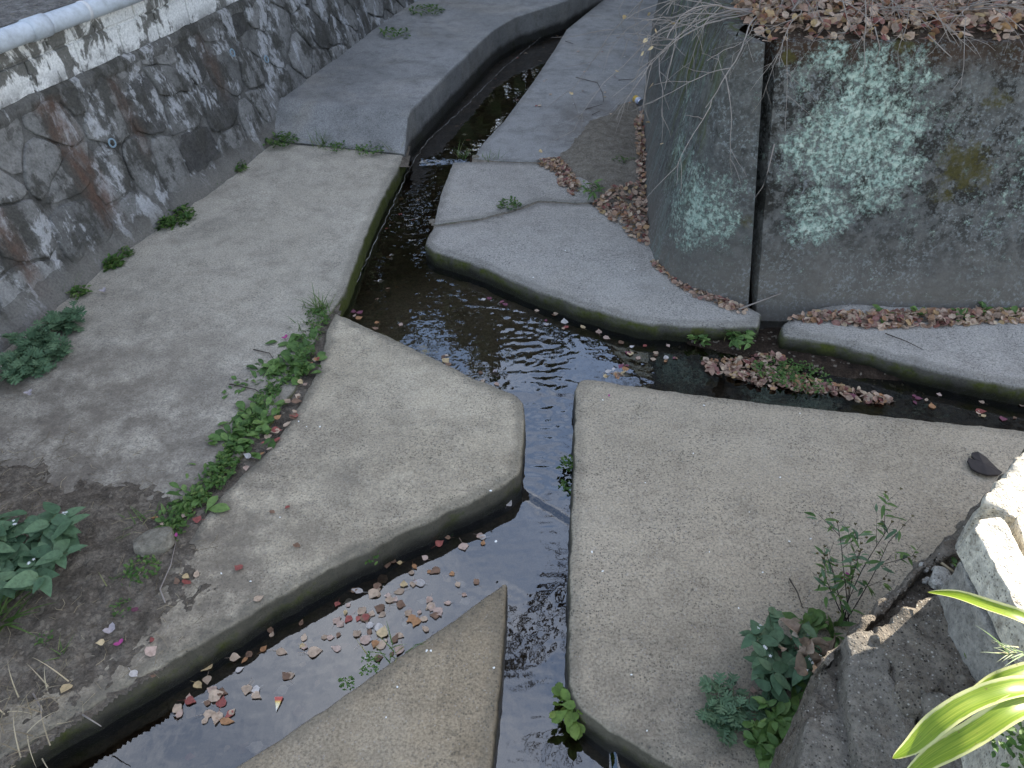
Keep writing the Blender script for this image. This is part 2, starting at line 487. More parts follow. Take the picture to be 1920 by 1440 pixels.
slab('pavement', pD, M_D, seed=4, bev=0.016, jit=0.007)
pE1 = pin_poly([(849, 304), (920, 303), (1010, 306), (1060, 310), (1130, 330), (1130, 377.5), (1072, 379.5), (1010, 375.5), (973, 389.5), (905, 408.5), (813, 421.5), (826, 365)])
slab('pavement', pE1, M_E, seed=5, bev=0.012, jit=0.006)
pE2 = pin_poly([(811, 424), (905, 410), (974, 391), (1010, 377), (1072, 381), (1150, 379), (1260, 400), (1290, 520), (1430, 585), (1424, 612), (1300, 611), (1200, 603), (1100, 577), (1000, 541), (900, 497), (812, 470), (795, 455)])
slab('pavement', pE2, M_E, seed=6, bev=0.034, jit=0.009)
pF = pin_poly([(887, 297), (905, 268), (945, 226), (1000, 152), (1040, 92), (1062, 55), (1120, 8), (1180, -38), (1230, -75)]) + [Vector((2.6, 16, 0)), Vector((3.4, 16, 0)), Vector((2.2, 9.5, 0))] + pin_poly([(1290, 200), (1260, 340), (1140, 327), (1062, 308.5), (1010, 304), (930, 301.5)])
slab('pavement', pF, M_F, seed=7, bev=0.014, jit=0.002)
pR = pin_poly([(1466, 606), (1468, 628), (1560, 642), (1640, 662), (1700, 680), (1800, 704), (1920, 726), (2150, 770), (2400, 800), (2400, 560), (1900, 560), (1600, 560), (1490, 585)])
slab('pavement', pR, M_E, seed=8, bev=0.04, jit=0.008)

# ---- raised path beside the far channel, ramping down to the left bank
gE = pin_poly([(757, 291)], 0.0) + [Vector((-0.90, 6.42, 0.2)), Vector((-0.90, 6.62, 0.24))] + pin_poly([(840, 135), (925, 53), (965, 30), (1060, 0), (1135, -38)], 0.24) + [Vector((2.6, 19.0, 0.24))]
gE[1] = P(762, 232, 0.17); gE[2] = P(763, 214, 0.23)
gW = pin_poly([(490, 258), (530, 235), (545, 220), (640, 140), (745, 58), (800, 20), (860, -15), (930, -50)], 0.0) + [Vector((0.9, 19.0, 0))]
gW = [Vector((p.x - 0.25, p.y, 0)) for p in gW]
G0, G1 = gW[0], gE[0]
def path_z(y, x):
    nn = Vector((-(G1 - G0).y, (G1 - G0).x, 0)).normalized()
    t = max(0.0, min(1.0, ((x - G0.x) * nn.x + (y - G0.y) * nn.y) / 0.36))
    return 0.012 + 0.222 * t
def col_interp(pts, k, m):
    # pts resampled by arc length
    d = [0]
    for a, b in zip(pts[:-1], pts[1:]): d.append(d[-1] + (b - a).length)
    out = []
    for i in range(m + 1):
        s = d[-1] * (i / m) ** 1.35
        j = max(q for q in range(len(d)) if d[q] <= s + 1e-9)
        j = min(j, len(pts) - 2)
        out.append(pts[j].lerp(pts[j + 1], (s - d[j]) / (d[j + 1] - d[j] + 1e-9)))
    return out
MG, KG = 70, 14
def col_split(pts, cut, m1, m2):
    def lin(q, m, pw):
        d = [0]
        for a, b in zip(q[:-1], q[1:]): d.append(d[-1] + (b - a).length)
        out = []
        for i in range(m + 1):
            s = d[-1] * (i / m) ** pw
            j = min(max(k for k in range(len(d)) if d[k] <= s + 1e-9), len(q) - 2)
            out.append(q[j].lerp(q[j + 1], (s - d[j]) / (d[j + 1] - d[j] + 1e-9)))
        return out
    return lin(pts[:cut + 1], m1, 1.0)[:-1] + lin(pts[cut:], m2, 1.35)
ee, ww = col_split(gE, 2, 16, MG - 16), col_split(gW, 2, 16, MG - 16)
v, f = [], []
for i in range(MG + 1):
    for k in range(KG + 1):
        p = ww[i].lerp(ee[i], k / KG)
        v.append((p.x, p.y, path_z(p.y, p.x) + 0.004 * fbm(p.x * 2, p.y * 2, 3)))
    e = ee[i]; z = path_z(e.y, e.x)
    v += [(e.x + 0.006, e.y - 0.006, z - 0.008), (e.x + 0.010, e.y - 0.008, z - 0.02), (e.x + 0.014, e.y - 0.012, -0.5)]
W_ = KG + 4
for i in range(MG):
    for k in range(W_ - 1): f.append((i * W_ + k, i * W_ + k + 1, (i + 1) * W_ + k + 1, (i + 1) * W_ + k))
f.append(tuple(range(W_)))
me = mesh('path', v, f, M_G); sharp(me, 45)
tag(obj('path', me), kind='structure')

# ---- stream bed and water
LIP_A, LIP_B = P(968, 914, -0.14), P(1074, 976, -0.14)
LIP_N = Vector((-(LIP_B - LIP_A).y, (LIP_B - LIP_A).x, 0)).normalized()     # points upstream
DROP_Y = P(800, 303, -0.1).y
TOP_Y = P(1030, 752, -0.15).y
def sst(a, b, x):
    t = max(0, min(1, (x - a) / (b - a))); return t * t * (3 - 2 * t)
POOL, LOWER, FAR = -0.122, -0.150, -0.095
def level(x, y):
    up = POOL + (FAR - POOL) * sst(DROP_Y - 0.10, DROP_Y + 0.12, y + 0.03 * noise.noise(Vector((x * 9, 0, 0))))
    if x > 0.37 or y > TOP_Y + 0.08: return up
    z = POOL - 0.006 * sst(TOP_Y + 0.06, TOP_Y - 0.05, y) - 0.006 * max(0, min(1, (TOP_Y - y) / 0.5))
    d = (Vector((x, y, 0)) - LIP_A).dot(LIP_N) + 0.015 * noise.noise(Vector((x * 11, y * 11, 2)))
    return z + (LOWER - z) * sst(0.012, -0.03, d)
FLOW = [P(x, y, -0.15) for x, y in [(960, 90), (830, 250), (800, 330), (770, 410), (785, 480), (870, 550), (975, 612), (1035, 690), (1035, 745), (1030, 800), (1030, 900), (1020, 960)]]
def flow_d(x, y):
    best = 1e9
    for a, b in zip(FLOW[:-1], FLOW[1:]):
        dx, dy = b.x - a.x, b.y - a.y
        t = max(0, min(1, ((x - a.x) * dx + (y - a.y) * dy) / (dx * dx + dy * dy)))
        d = math.hypot(x - a.x - t * dx, y - a.y - t * dy)
        if d < best: best = d
    return best
def water_z(x, y):
    z = level(x, y)
    d = flow_d(x, y)
    dl = (Vector((x, y, 0)) - LIP_A).dot(LIP_N)
    amp = 0.00035
    if y > 2.2 and dl > -0.25: amp += 0.0016 * math.exp(-(d / 0.13) ** 2) * (1.0 if dl > -0.05 else 0.5)
    if y > DROP_Y + 0.3: amp *= 0.35
    if abs(y - TOP_Y) < 0.12 and x < 0.37: amp *= 1.4
    w = noise.noise(Vector((x * 13 + 2 * noise.noise(Vector((x * 3, y * 3, 1))), y * 24, 0.3)))
    w = 0.7 * w + 0.75 * noise.noise(Vector((x * 34 + 3 * w, y * 47, 4.4)))
    return z + amp * w * 1.6
W_POLY = [
    [(700, 335), (920, 335), (1290, -90), (1040, -90)],
    [(590, 590), (730, 280), (880, 280), (860, 430), (1480, 570), (2300, 720), (2300, 870), (1080, 800), (930, 800)],
    [(930, 780), (1120, 700), (1120, 1280), (1420, 1520), (1420, 1720), (850, 1720), (900, 1060), (940, 880)],
    [(1020, 880), (1000, 1110), (350, 1640), (-300, 1720), (-120, 1440), (940, 880)]]
wp = [[P(x, y, -0.1) for x, y in q] for q in W_POLY]
st_ = 0.0125
x0, x1, y0, y1 = -2.6, 5.2, 0.55, 17.0
cells = set()
def add_poly(q, st):
    xs = [p.x for p in q]; ys = [p.y for p in q]
    for j in range(int(min(ys) / st) - 1, int(max(ys) / st) + 2):
        # scanline
        y = j * st; xsn = []
        for a, b in zip(q, q[1:] + q[:1]):
            if (a.y > y) != (b.y > y): xsn.append(a.x + (b.x - a.x) * (y - a.y) / (b.y - a.y))
        xsn.sort()
        for a, b in zip(xsn[::2], xsn[1::2]):
            for i in range(int(math.floor(a / st)), int(math.ceil(b / st)) + 1): cells.add((i, j))
for k, q in enumerate(wp):
    if k: add_poly(q, st_)
idx, v, f = {}, [], []
def vid(i, j):
    if (i, j) not in idx:
        idx[(i, j)] = len(v); v.append((i * st_, j * st_, water_z(i * st_, j * st_)))
    return idx[(i, j)]
YC = round((DROP_Y + 0.20) / 0.025) * 0.025
for (i, j) in cells:
    if (j + 1) * st_ > YC + 1e-6: continue
    f.append((vid(i, j), vid(i + 1, j), vid(i + 1, j + 1), vid(i, j + 1)))
me = mesh('stream', v, f, M_WATER, True)
tag(obj('stream', me), kind='structure')
# far reach of the stream, coarser
cells.clear(); idx.clear(); v, f = [], []
jmax = max(1, int(round((DROP_Y + 0.10) / st_)))
qf = [P(700, 335, -0.055), P(920, 335, -0.055), P(1290, -90, -0.055), Vector((3.2, 19, 0)), Vector((1.9, 19, 0)), P(1040, -90, -0.055)]
st_ = 0.025
add_poly(qf, st_)
for (i, j) in sorted(cells):
    if j * st_ >= YC - 1e-6: f.append((vid(i, j), vid(i + 1, j), vid(i + 1, j + 1), vid(i, j + 1)))
me = mesh('stream', v, f, M_WATER, True)
tag(obj('stream', me), kind='structure')

SHOAL = P(830, 630, -0.15)
def bed_z(x, y):
    sh = math.exp(-(((x - SHOAL.x) / 0.5) ** 2 + ((y - SHOAL.y) / 0.4) ** 2))
    return level(x, y) - 0.055 + 0.030 * sh + (0.016 - 0.010 * sh) * fbm(x * 3.5, y * 3.5, 9) + 0.006 * fbm(x * 17, y * 17, 2)
n = NT('stream_bed')
p = n.pos()
c_ = n.ramp(n.noise(p, 9, 7, 0.7), [(0.3, (0.018, 0.012, 0.008)), (0.5, (0.05, 0.034, 0.022)), (0.7, (0.10, 0.075, 0.05))])
sandy = n.m('MULTIPLY', n.near(p, tuple(P(850, 630, -0.2)), 0.38, 0.80), n.rng(n.noise(p, 2.5, 4, 0.6), 0.15, 0.32))
c_ = n.mix(n.m('MULTIPLY', sandy, 0.8), c_, n.mix(n.noise(p, 40, 3), (0.25, 0.21, 0.16), (0.35, 0.30, 0.24)))
c_ = n.mix(1.0, c_, n.ramp(n.noise(p, 70, 3, 0.7), [(0.3, (0.55, 0.55, 0.55)), (0.5, (1, 1, 1)), (0.7, (1.5, 1.4, 1.3))]), 'MULTIPLY')
M_BED = n.end(n.bsdf(c_, 0.8, n.bump(n.noise(p, 30, 5, 0.7), 0.6, 0.02)))
me = field('stream_bed', [(-3.2, 0.4), (5.4, 0.4), (5.4, 19), (-3.2, 19)], 0.045, bed_z, M_BED)
tag(obj('stream_bed', me), kind='structure')

# ---- soil over the lower left bank, soil in the joint, sand drift and mud bank
sl = pin_poly([(-220, 840), (0, 800), (150, 810), (290, 860), (380, 900), (420, 930), (420, 1010), (410, 1090), (380, 1190), (300, 1262), (165, 1345), (0, 1450), (-200, 1540), (-420, 1500), (-420, 900)])
sl = chaikin([Vector((p.x, p.y, 0)) for p in sl], 2)
soil_c = P(60, 1130)
def soil_z(x, y):
    d = edge_dist(x, y, sl)
    core = math.exp(-(((x - soil_c.x) / 0.75) ** 2 + ((y - soil_c.y) / 0.6) ** 2))
    return -0.026 + 0.030 * sst(0, 0.5, d) + 0.035 * core + 0.013 * fbm(x * 4, y * 4, 1) + 0.011 * fbm(x * 17, y * 17, 3) + 0.004 * fbm(x * 60, y * 60, 4)
tag(obj('soil', field('soil', sl, 0.014, soil_z, M_SOIL)), kind='structure')
jp = [Vector((p.x, p.y, 0)) for p in pin_poly([(640, 560), (590, 575), (560, 640), (530, 720), (490, 780), (420, 850), (370, 920), (310, 1000), (330, 1090), (400, 1000), (450, 930), (520, 860), (570, 790), (600, 730), (622, 660), (640, 600)])]
tag(obj('soil', field('soil', jp, 0.02, lambda x, y: -0.022 + 0.012 * fbm(x * 8, y * 8, 5), M_SOIL)), kind='structure')
cp = [Vector((p.x, p.y, 0)) for p in pin_poly([(500, 240), (500, 290), (770, 312), (770, 270)])]
tag(obj('soil', field('soil', cp, 0.02, lambda x, y: -0.012 + 0.012 * fbm(x * 8, y * 8, 6), M_SOIL)), kind='structure')
for k_, pix_ in enumerate(([(800, 410), (905, 396), (974, 378), (1010, 364), (1110, 366), (1110, 390), (1012, 388), (974, 402), (905, 420), (812, 432)], [(885, 288), (1010, 296), (1070, 300), (1070, 318), (1010, 312), (880, 308)])):
    tag(obj('soil', field('soil', [Vector((p.x, p.y, 0)) for p in pin_poly(pix_)], 0.02, lambda x, y: -0.006 + 0.006 * fbm(x * 9, y * 9, 15), M_SAND)), kind='structure')
sd = chaikin([Vector((p.x, p.y, 0)) for p in pin_poly([(1010, 305), (1060, 270), (1095, 225), (1150, 195), (1215, 175), (1240, 300), (1240, 420), (1190, 400), (1130, 380), (1085, 345), (1055, 325)])], 2)
sd_c = P(1140, 285)
def sand_z(x, y):
    d = edge_dist(x, y, sd)
    g = math.exp(-(((x - sd_c.x) / 0.26) ** 2 + ((y - sd_c.y) / 0.55) ** 2))
    return -0.012 + 0.03 * sst(0, 0.2, d) + 0.075 * g * sst(0, 0.15, d) + 0.016 * fbm(x * 6, y * 6, 7) + 0.007 * fbm(x * 25, y * 25, 7)
tag(obj('sand', field('sand', sd, 0.02, sand_z, M_SAND)), kind='structure')
mb = chaikin([Vector((p.x, p.y, 0)) for p in pin_poly([(1240, 620), (1420, 600), (1470, 600), (1560, 640), (1700, 690), (1760, 735), (1680, 742), (1560, 730), (1420, 705), (1330, 680), (1260, 665)], -0.14)], 2)
def bank_z(x, y):
    d = edge_dist(x, y, mb)
    return -0.185 + 0.085 * sst(0, 0.16, d) + 0.012 * fbm(x * 8, y * 8, 8)
tag(obj('mud_bank', field('mud_bank', mb, 0.02, bank_z, M_MUD)), kind='structure')

# ---- retaining wall on the left: stones set in mortar, blocks on top
bpix = [(130, 550), (200, 490), (300, 420), (380, 365), (440, 320), (520, 255), (640, 160), (740, 75), (850, 0), (960, -62)]
base = [Vector((-3.35, 0.6, 0)), Vector((-3.25, 2.0, 0)), Vector((-3.07, 3.1, 0))] + [P(x, y) for x, y in bpix] + [Vector((1.2, 19, 0))]
for p in base: p.z = 0
base = resample(chaikin(base, 2, False), 0.05, False)
arc = [0.0]
for a, b in zip(base[:-1], base[1:]): arc.append(arc[-1] + (b - a).length)
def wall_at(s):
    j = int(np.clip(np.searchsorted(arc, s) - 1, 0, len(base) - 2))
    k = (s - arc[j]) / (arc[j + 1] - arc[j])
    a, b = base[max(j - 3, 0)], base[min(j + 4, len(base) - 1)]
    t = (b - a).normalized()
    return base[j].lerp(base[j + 1], k), Vector((t.y, -t.x, 0))           # point, outward normal (towards the stream)
BAT, WALL_H = 0.25, 1.02
def wall_pt(s, t, d):
    p, nn = wall_at(s)
    k = min(t, WALL_H)
    return p - nn * (BAT * k) + nn * d + Vector((0, 0, t))
S_END = min(arc[-1] - 0.1, 13.0)

def wall_mat(name, kind):
    n = NT(name)
    uv = n.uv()
    p = n.pos()
    s_, t_ = n.sep(uv)[0], n.sep(uv)[1]
    run = n.map(uv, scale=(3.6, 1.5, 1.0))
    r1 = n.noise(run, 1.9, 7, 0.68, 0.5)
    big = n.noise(uv, 1.9, 5, 0.6, 0.4)
    if kind == 'block':
        col = n.mix(n.noise(uv, 5, 5, 0.6), (0.62, 0.61, 0.59), (0.84, 0.83, 0.82))
        g = n.rng(n.m('ADD', n.m('MULTIPLY', r1, 0.7), n.m('ADD', n.m('MULTIPLY', big, 0.5), n.m('MULTIPLY', n.rng(t_, 1.05, 1.45), 0.10))), 0.625, 0.665)
        col = n.mix(n.m('MULTIPLY', g, 0.93), col, n.mix(n.noise(uv, 9, 6, 0.7), (0.035, 0.033, 0.028), (0.20, 0.19, 0.17)))
        g2 = n.rng(n.noise(run, 3.3, 5, 0.7), 0.60, 0.68)
        col = n.mix(n.m('MULTIPLY', g2, 0.75), col, (0.045, 0.042, 0.036))
        lo = n.m('MULTIPLY', n.rng(t_, 1.13, 1.02), n.rng(n.noise(uv, 6, 5, 0.7), 0.40, 0.55))
        col = n.mix(n.m('MULTIPLY', lo, 0.9), col, (0.14, 0.135, 0.13))
    else:
        base_c = {'stone': n.ramp(n.orand(), [(0.0, (0.10, 0.097, 0.092)), (0.35, (0.175, 0.170, 0.162)), (0.6, (0.17, 0.164, 0.155)), (0.85, (0.225, 0.220, 0.212)), (0.9, (0.10, 0.097, 0.092)), (1.0, (0.05, 0.047, 0.044))]),
                  'mortar': n.mix(big, (0.075, 0.072, 0.067), (0.155, 0.149, 0.14))}[kind]
        col = n.mix(1.0, base_c, n.ramp(n.noise(uv, 11, 7, 0.72), [(0.28, (0.5, 0.5, 0.49)), (0.5, (1, 1, 1)), (0.72, (1.45, 1.45, 1.46))]), 'MULTIPLY')
        # lime bloom and plaster smears running down
        lime = n.rng(n.m('ADD', n.m('MULTIPLY', r1, 0.75), n.m('MULTIPLY', big, 0.45)), 0.640, 0.672)
        col = n.mix(n.m('MULTIPLY', lime, 0.68), col, n.mix(n.noise(uv, 16, 5, 0.7), (0.30, 0.30, 0.305), (0.56, 0.56, 0.57)))
        # algae and soot, dark
        dk = n.rng(n.m('ADD', n.m('MULTIPLY', n.noise(run, 2.4, 6, 0.66), 0.6), n.m('MULTIPLY', n.noise(uv, 3.1, 5, 0.65), 0.6)), 0.595, 0.65)
        col = n.mix(n.m('MULTIPLY', dk, 0.88), col, n.mix(n.noise(uv, 30, 4), (0.028, 0.027, 0.024), (0.085, 0.080, 0.07)))
        crack = n.rng(n.noise(uv, 24, 5, 0.75), 0.60, 0.68)
        col = n.mix(n.m('MULTIPLY', crack, 0.55), col, (0.045, 0.043, 0.04))
        # rust-red seepage under the weep outlets
        for (sx, t0, t1, wd, amt) in RUST:
            wob = n.m('ADD', s_, n.m('MULTIPLY', n.m('SUBTRACT', n.noise(uv, 7, 3), 0.5), 0.09))
            a_ = n.rng(n.m('ABSOLUTE', n.m('SUBTRACT', wob, sx)), wd * 0.35, wd, 1, 0)
            b_ = n.m('MULTIPLY', n.rng(t_, t0 - 0.08, t0 + 0.1), n.rng(t_, t1 + 0.03, t1 - 0.03))
            col = n.mix(n.m('MULTIPLY', n.m('MULTIPLY', a_, b_), n.rng(n.noise(run, 5, 4), 0.3, 0.6, 0.12 * amt, 0.85 * amt)), col, n.mix(n.noise(uv, 12, 4), (0.06, 0.035, 0.026), (0.15, 0.088, 0.062)))
        # dusty splash zone above the paving
        spl = n.rng(n.m('ADD', t_, n.m('MULTIPLY', n.noise(uv, 4, 4), 0.16)), 0.26, 0.12)
        col = n.mix(n.m('MULTIPLY', spl, 0.85), col, n.mix(n.noise(uv, 25, 5, 0.7), (0.125, 0.115, 0.10), (0.20, 0.185, 0.165)))
    fine = n.noise(p, 70, 4, 0.7)
    col = n.mix(1.0, col, n.ramp(fine, [(0.3, (0.72, 0.72, 0.72)), (0.5, (1, 1, 1)), (0.7, (1.25, 1.25, 1.25))]), 'MULTIPLY')
    h = n.m('ADD', n.m('MULTIPLY', n.noise(p, 18, 6, 0.7), 0.9), n.m('MULTIPLY', fine, 0.35))
    return n.end(n.bsdf(col, 0.9, n.bump(h, 0.65, 0.014), 0.2))
def s_of(px, py, z):
    q = P(px, py, z)
    return min(range(len(base)), key=lambda i: (base[i] - Vector((q.x + BAT * z, q.y, 0))).length) * 0.05
S0 = s_of(245, 455, 0.0)
RUST = [(arc[int(S0 / 0.05)] - 0.06, 0.18, 0.98, 0.13, 0.95), (arc[int(s_of(300, 410, 0) / 0.05)] + 0.15, 0.45, 0.95, 0.08, 0.6), (arc[int(s_of(110, 570, 0) / 0.05)] - 0.05, 0.1, 0.62, 0.09, 0.8), (arc[int(s_of(470, 295, 0) / 0.05)], 0.5, 0.95, 0.10, 0.5)]
M_STONE, M_MORTAR, M_BLOCK = wall_mat('wall_stone', 'stone'), wall_mat('wall_mortar', 'mortar'), wall_mat('painted_block', 'block')

lw = thing('stone_retaining_wall', 'leaning mortared stone retaining wall with whitewashed blocks on top, left of the stream', 'wall', tuple(base[0]))
ORG = base[0].copy()
def loc_(p): return p - ORG
# mortar backing
v, f, uvs = [], [], []
ns, nt_ = int(S_END / 0.06), 22
for i in range(ns + 1):
    s = S_END * i / ns
    for k in range(nt_ + 1):
        t = -0.05 + (WALL_H + 0.03) * k / nt_
        foot = 0.05 * sst(0.22, 0.0, t)
        d = foot - 0.009 + 0.016 * fbm(s * 3, t * 3, 11) + 0.009 * fbm(s * 12, t * 12, 12)
        v.append(loc_(wall_pt(s, t, d))); uvs.append((s, t))
    q, nn = wall_at(s)
    v.append(loc_(wall_pt(s, WALL_H, -0.25))); uvs.append((s, WALL_H + 0.2))
W_ = nt_ + 2
for i in range(ns):
    for k in range(W_ - 1): f.append((i * W_ + k, (i + 1) * W_ + k, (i + 1) * W_ + k + 1, i * W_ + k + 1))
obj('mortar', mesh('mortar', v, f, M_MORTAR, True, uvs), lw)
# stones: irregular cells, each its own piece
def voronoi_cells(seeds, bounds):
    out = []
    for i, a in enumerate(seeds):
        poly = [Vector((bounds[0], bounds[1])), Vector((bounds[2], bounds[1])), Vector((bounds[2], bounds[3])), Vector((bounds[0], bounds[3]))]
        for j, b in enumerate(seeds):
            if i == j or (a - b).length > 1.6: continue
            mid, nn = (a + b) / 2, (b - a)
            q = []
            for k in range(len(poly)):
                c, d = poly[k], poly[(k + 1) % len(poly)]
                dc, dd = (c - mid).dot(nn), (d - mid).dot(nn)
                if dc <= 0: q.append(c)
                if dc * dd < 0: q.append(c.lerp(d, dc / (dc - dd)))
            poly = q
            if len(poly) < 3: break
        if len(poly) >= 3: out.append(poly)
    return out
r = random.Random(21)
seeds = []
row = 0
t = 0.20
while t < 1.05:
    s = 1.2 + r.uniform(0, 0.4)
    while s < S_END - 0.3:
        seeds.append(Vector((s + r.uniform(-0.11, 0.11), t + r.uniform(-0.13, 0.13))))
        s += r.uniform(0.24, 0.62)
    t += 0.25
for poly in voronoi_cells(seeds, (0.9, 0.08, S_END - 0.1, WALL_H - 0.03)):
    c = sum(poly, Vector((0, 0))) / len(poly)
    k_ = r.uniform(0.90, 0.97)
    q = [c + (p - c) * k_ for p in poly]
    q = resample(chaikin([Vector((p.x, p.y, 0)) for p in q], 1), 0.06)
    if len(q) < 6: continue
    q = [p + Vector((noise.noise(Vector((p.x * 9, p.y * 9, 1))), noise.noise(Vector((p.x * 9, p.y * 9, 7))), 0)) * 0.022 for p in q]
    proud = r.uniform(0.0, 0.014)
    m = len(q)
    v, uvs = [], []
    for (sc, d) in ((1.0, -0.012), (0.985, proud * 0.7), (0.93, proud * 1.0), (0.45, proud * 1.1)):
        for p in q:
            a = Vector((c.x, c.y, 0)) + (p - Vector((c.x, c.y, 0))) * sc
            dd = d + (0.012 * fbm(a.x * 7, a.y * 7, 31) if d > 0 else 0)
            v.append(loc_(wall_pt(a.x, a.y, dd))); uvs.append((a.x, a.y))
    v.append(loc_(wall_pt(c.x, c.y, proud * 1.1 + 0.01 * fbm(c.x * 7, c.y * 7, 31)))); uvs.append((c.x, c.y))
    f = []
    for k in range(3):
        for i in range(m): f.append((k * m + i, k * m + (i + 1) % m, (k + 1) * m + (i + 1) % m, (k + 1) * m + i))
    for i in range(m): f.append((3 * m + i, 3 * m + (i + 1) % m, 4 * m))
    me = mesh('stone', v, f, M_STONE, True, uvs)
    obj('stone', me, lw)
# rough cap of mortar between stones and blocks
v, f, uvs = [], [], []
for i in range(ns + 1):
    s = S_END * i / ns
    for (t, d) in ((WALL_H - 0.10, -0.02), (WALL_H - 0.05, 0.010), (WALL_H + 0.0, 0.016), (WALL_H + 0.03, -0.03)):
        d2 = d + 0.022 * fbm(s * 7, t * 9, 40) + 0.012 * fbm(s * 26, t * 22, 41)
        v.append(loc_(wall_pt(s, t + 0.015 * fbm(s * 4, t * 2, 44), d2))); uvs.append((s, t))
for i in range(ns):
    for k in range(3): f.append((i * 4 + k, (i + 1) * 4 + k, (i + 1) * 4 + k + 1, i * 4 + k + 1))
obj('ledge', mesh('ledge', v, f, M_MORTAR, True, uvs), lw)
# block courses
for c in range(2):
    s = 1.0 + 0.2 * c
    while s < S_END - 0.5:
        L, H = 0.380, 0.183
        t0 = WALL_H + 0.012 + c * 0.197
        v, uvs = [], []
        e = 0.006
        jit = r.uniform(-0.004, 0.004)
        for d, ins in ((-0.09, 0.0), (-0.006, 0.0), (0.0, e)):
            for (a, b) in ((s + ins, t0 + ins), (s + L / 2, t0 + ins), (s + L - ins, t0 + ins), (s + L - ins, t0 + H - ins), (s + L / 2, t0 + H - ins), (s + ins, t0 + H - ins)):
                v.append(loc_(wall_pt(a, b, d + jit - 0.004))); uvs.append((a, b))
        f = []
        for k in range(2):
            for i in range(6): f.append((k * 6 + i, k * 6 + (i + 1) % 6, (k + 1) * 6 + (i + 1) % 6, (k + 1) * 6 + i))
        f += [(12, 13, 16, 17), (13, 14, 15, 16)]
        obj('block', mesh('block', v, f, M_BLOCK, False, uvs), lw)
        s += 0.395
v, f, uvs = [], [], []
for i in range(ns + 1):
    s = S_END * i / ns
    for (t, d) in ((WALL_H, -0.020), (WALL_H + 0.40, -0.020), (WALL_H + 0.40, -0.12)):
        v.append(loc_(wall_pt(s, t, d))); uvs.append((s, t))
for i in range(ns):
    for k in range(2): f.append((i * 3 + k, (i + 1) * 3 + k, (i + 1) * 3 + k + 1, i * 3 + k + 1))
obj('joint_mortar', mesh('joint_mortar', v, f, M_BLOCK, False, uvs), lw)
# weep outlets: small plastic rings
n = NT('blue_plastic'); M_BLUE = n.end(n.bsdf((0.22, 0.30, 0.36), 0.5))
for (px, py, z) in ((210, 244, 0.62), (436, 139, 0.75), (500, 147, 0.58)):
    # find s whose projection is nearest
    best = None
    for i in range(0, len(base), 1):
        s = arc[i]
        if s > S_END: break
        q = wall_pt(s, z, 0.04)
        dz = q - Vector((0, 0, CAM_H))
        zc = dz.y * CP - dz.z * SP
        if zc < 0.5: continue
        xx = 960 + q.x / zc * FPX; yy = 720 - (dz.y * SP + dz.z * CP) / zc * FPX
        e = abs(xx - px) + 0.3 * abs(yy - py)
        if best is None or e < best[0]: best = (e, s)
    s = best[1]
    mbx = MB()
    pts = [loc_(wall_pt(s + 0.026 * math.cos(a), z + 0.026 * math.sin(a), 0.042)) for a in [2 * math.pi * k / 14 for k in range(15)]]
    mbx.tube(pts, 0.006, n=6, cap=False)
    mbx.build('weep_outlet', M_BLUE, lw)
# ground behind the left wall
M_VERGE = soil_mat('verge', (0.06, 0.055, 0.05), (0.16, 0.15, 0.14), (0.27, 0.26, 0.25))
v, f = [], []
for i in range(0, ns + 1, 4):
    s = S_END * i / ns
    a = wall_pt(s, WALL_H, -0.012); q, nn = wall_at(s)
    v += [(a.x, a.y, WALL_H + 0.408), (a.x - nn.x * 8, a.y - nn.y * 8, WALL_H + 0.6)]
for i in range(len(v) // 2 - 1): f.append((i * 2, i * 2 + 2, i * 2 + 3, i * 2 + 1))
tag(obj('terrace', mesh('terrace', v, f, M_VERGE)), kind='structure')

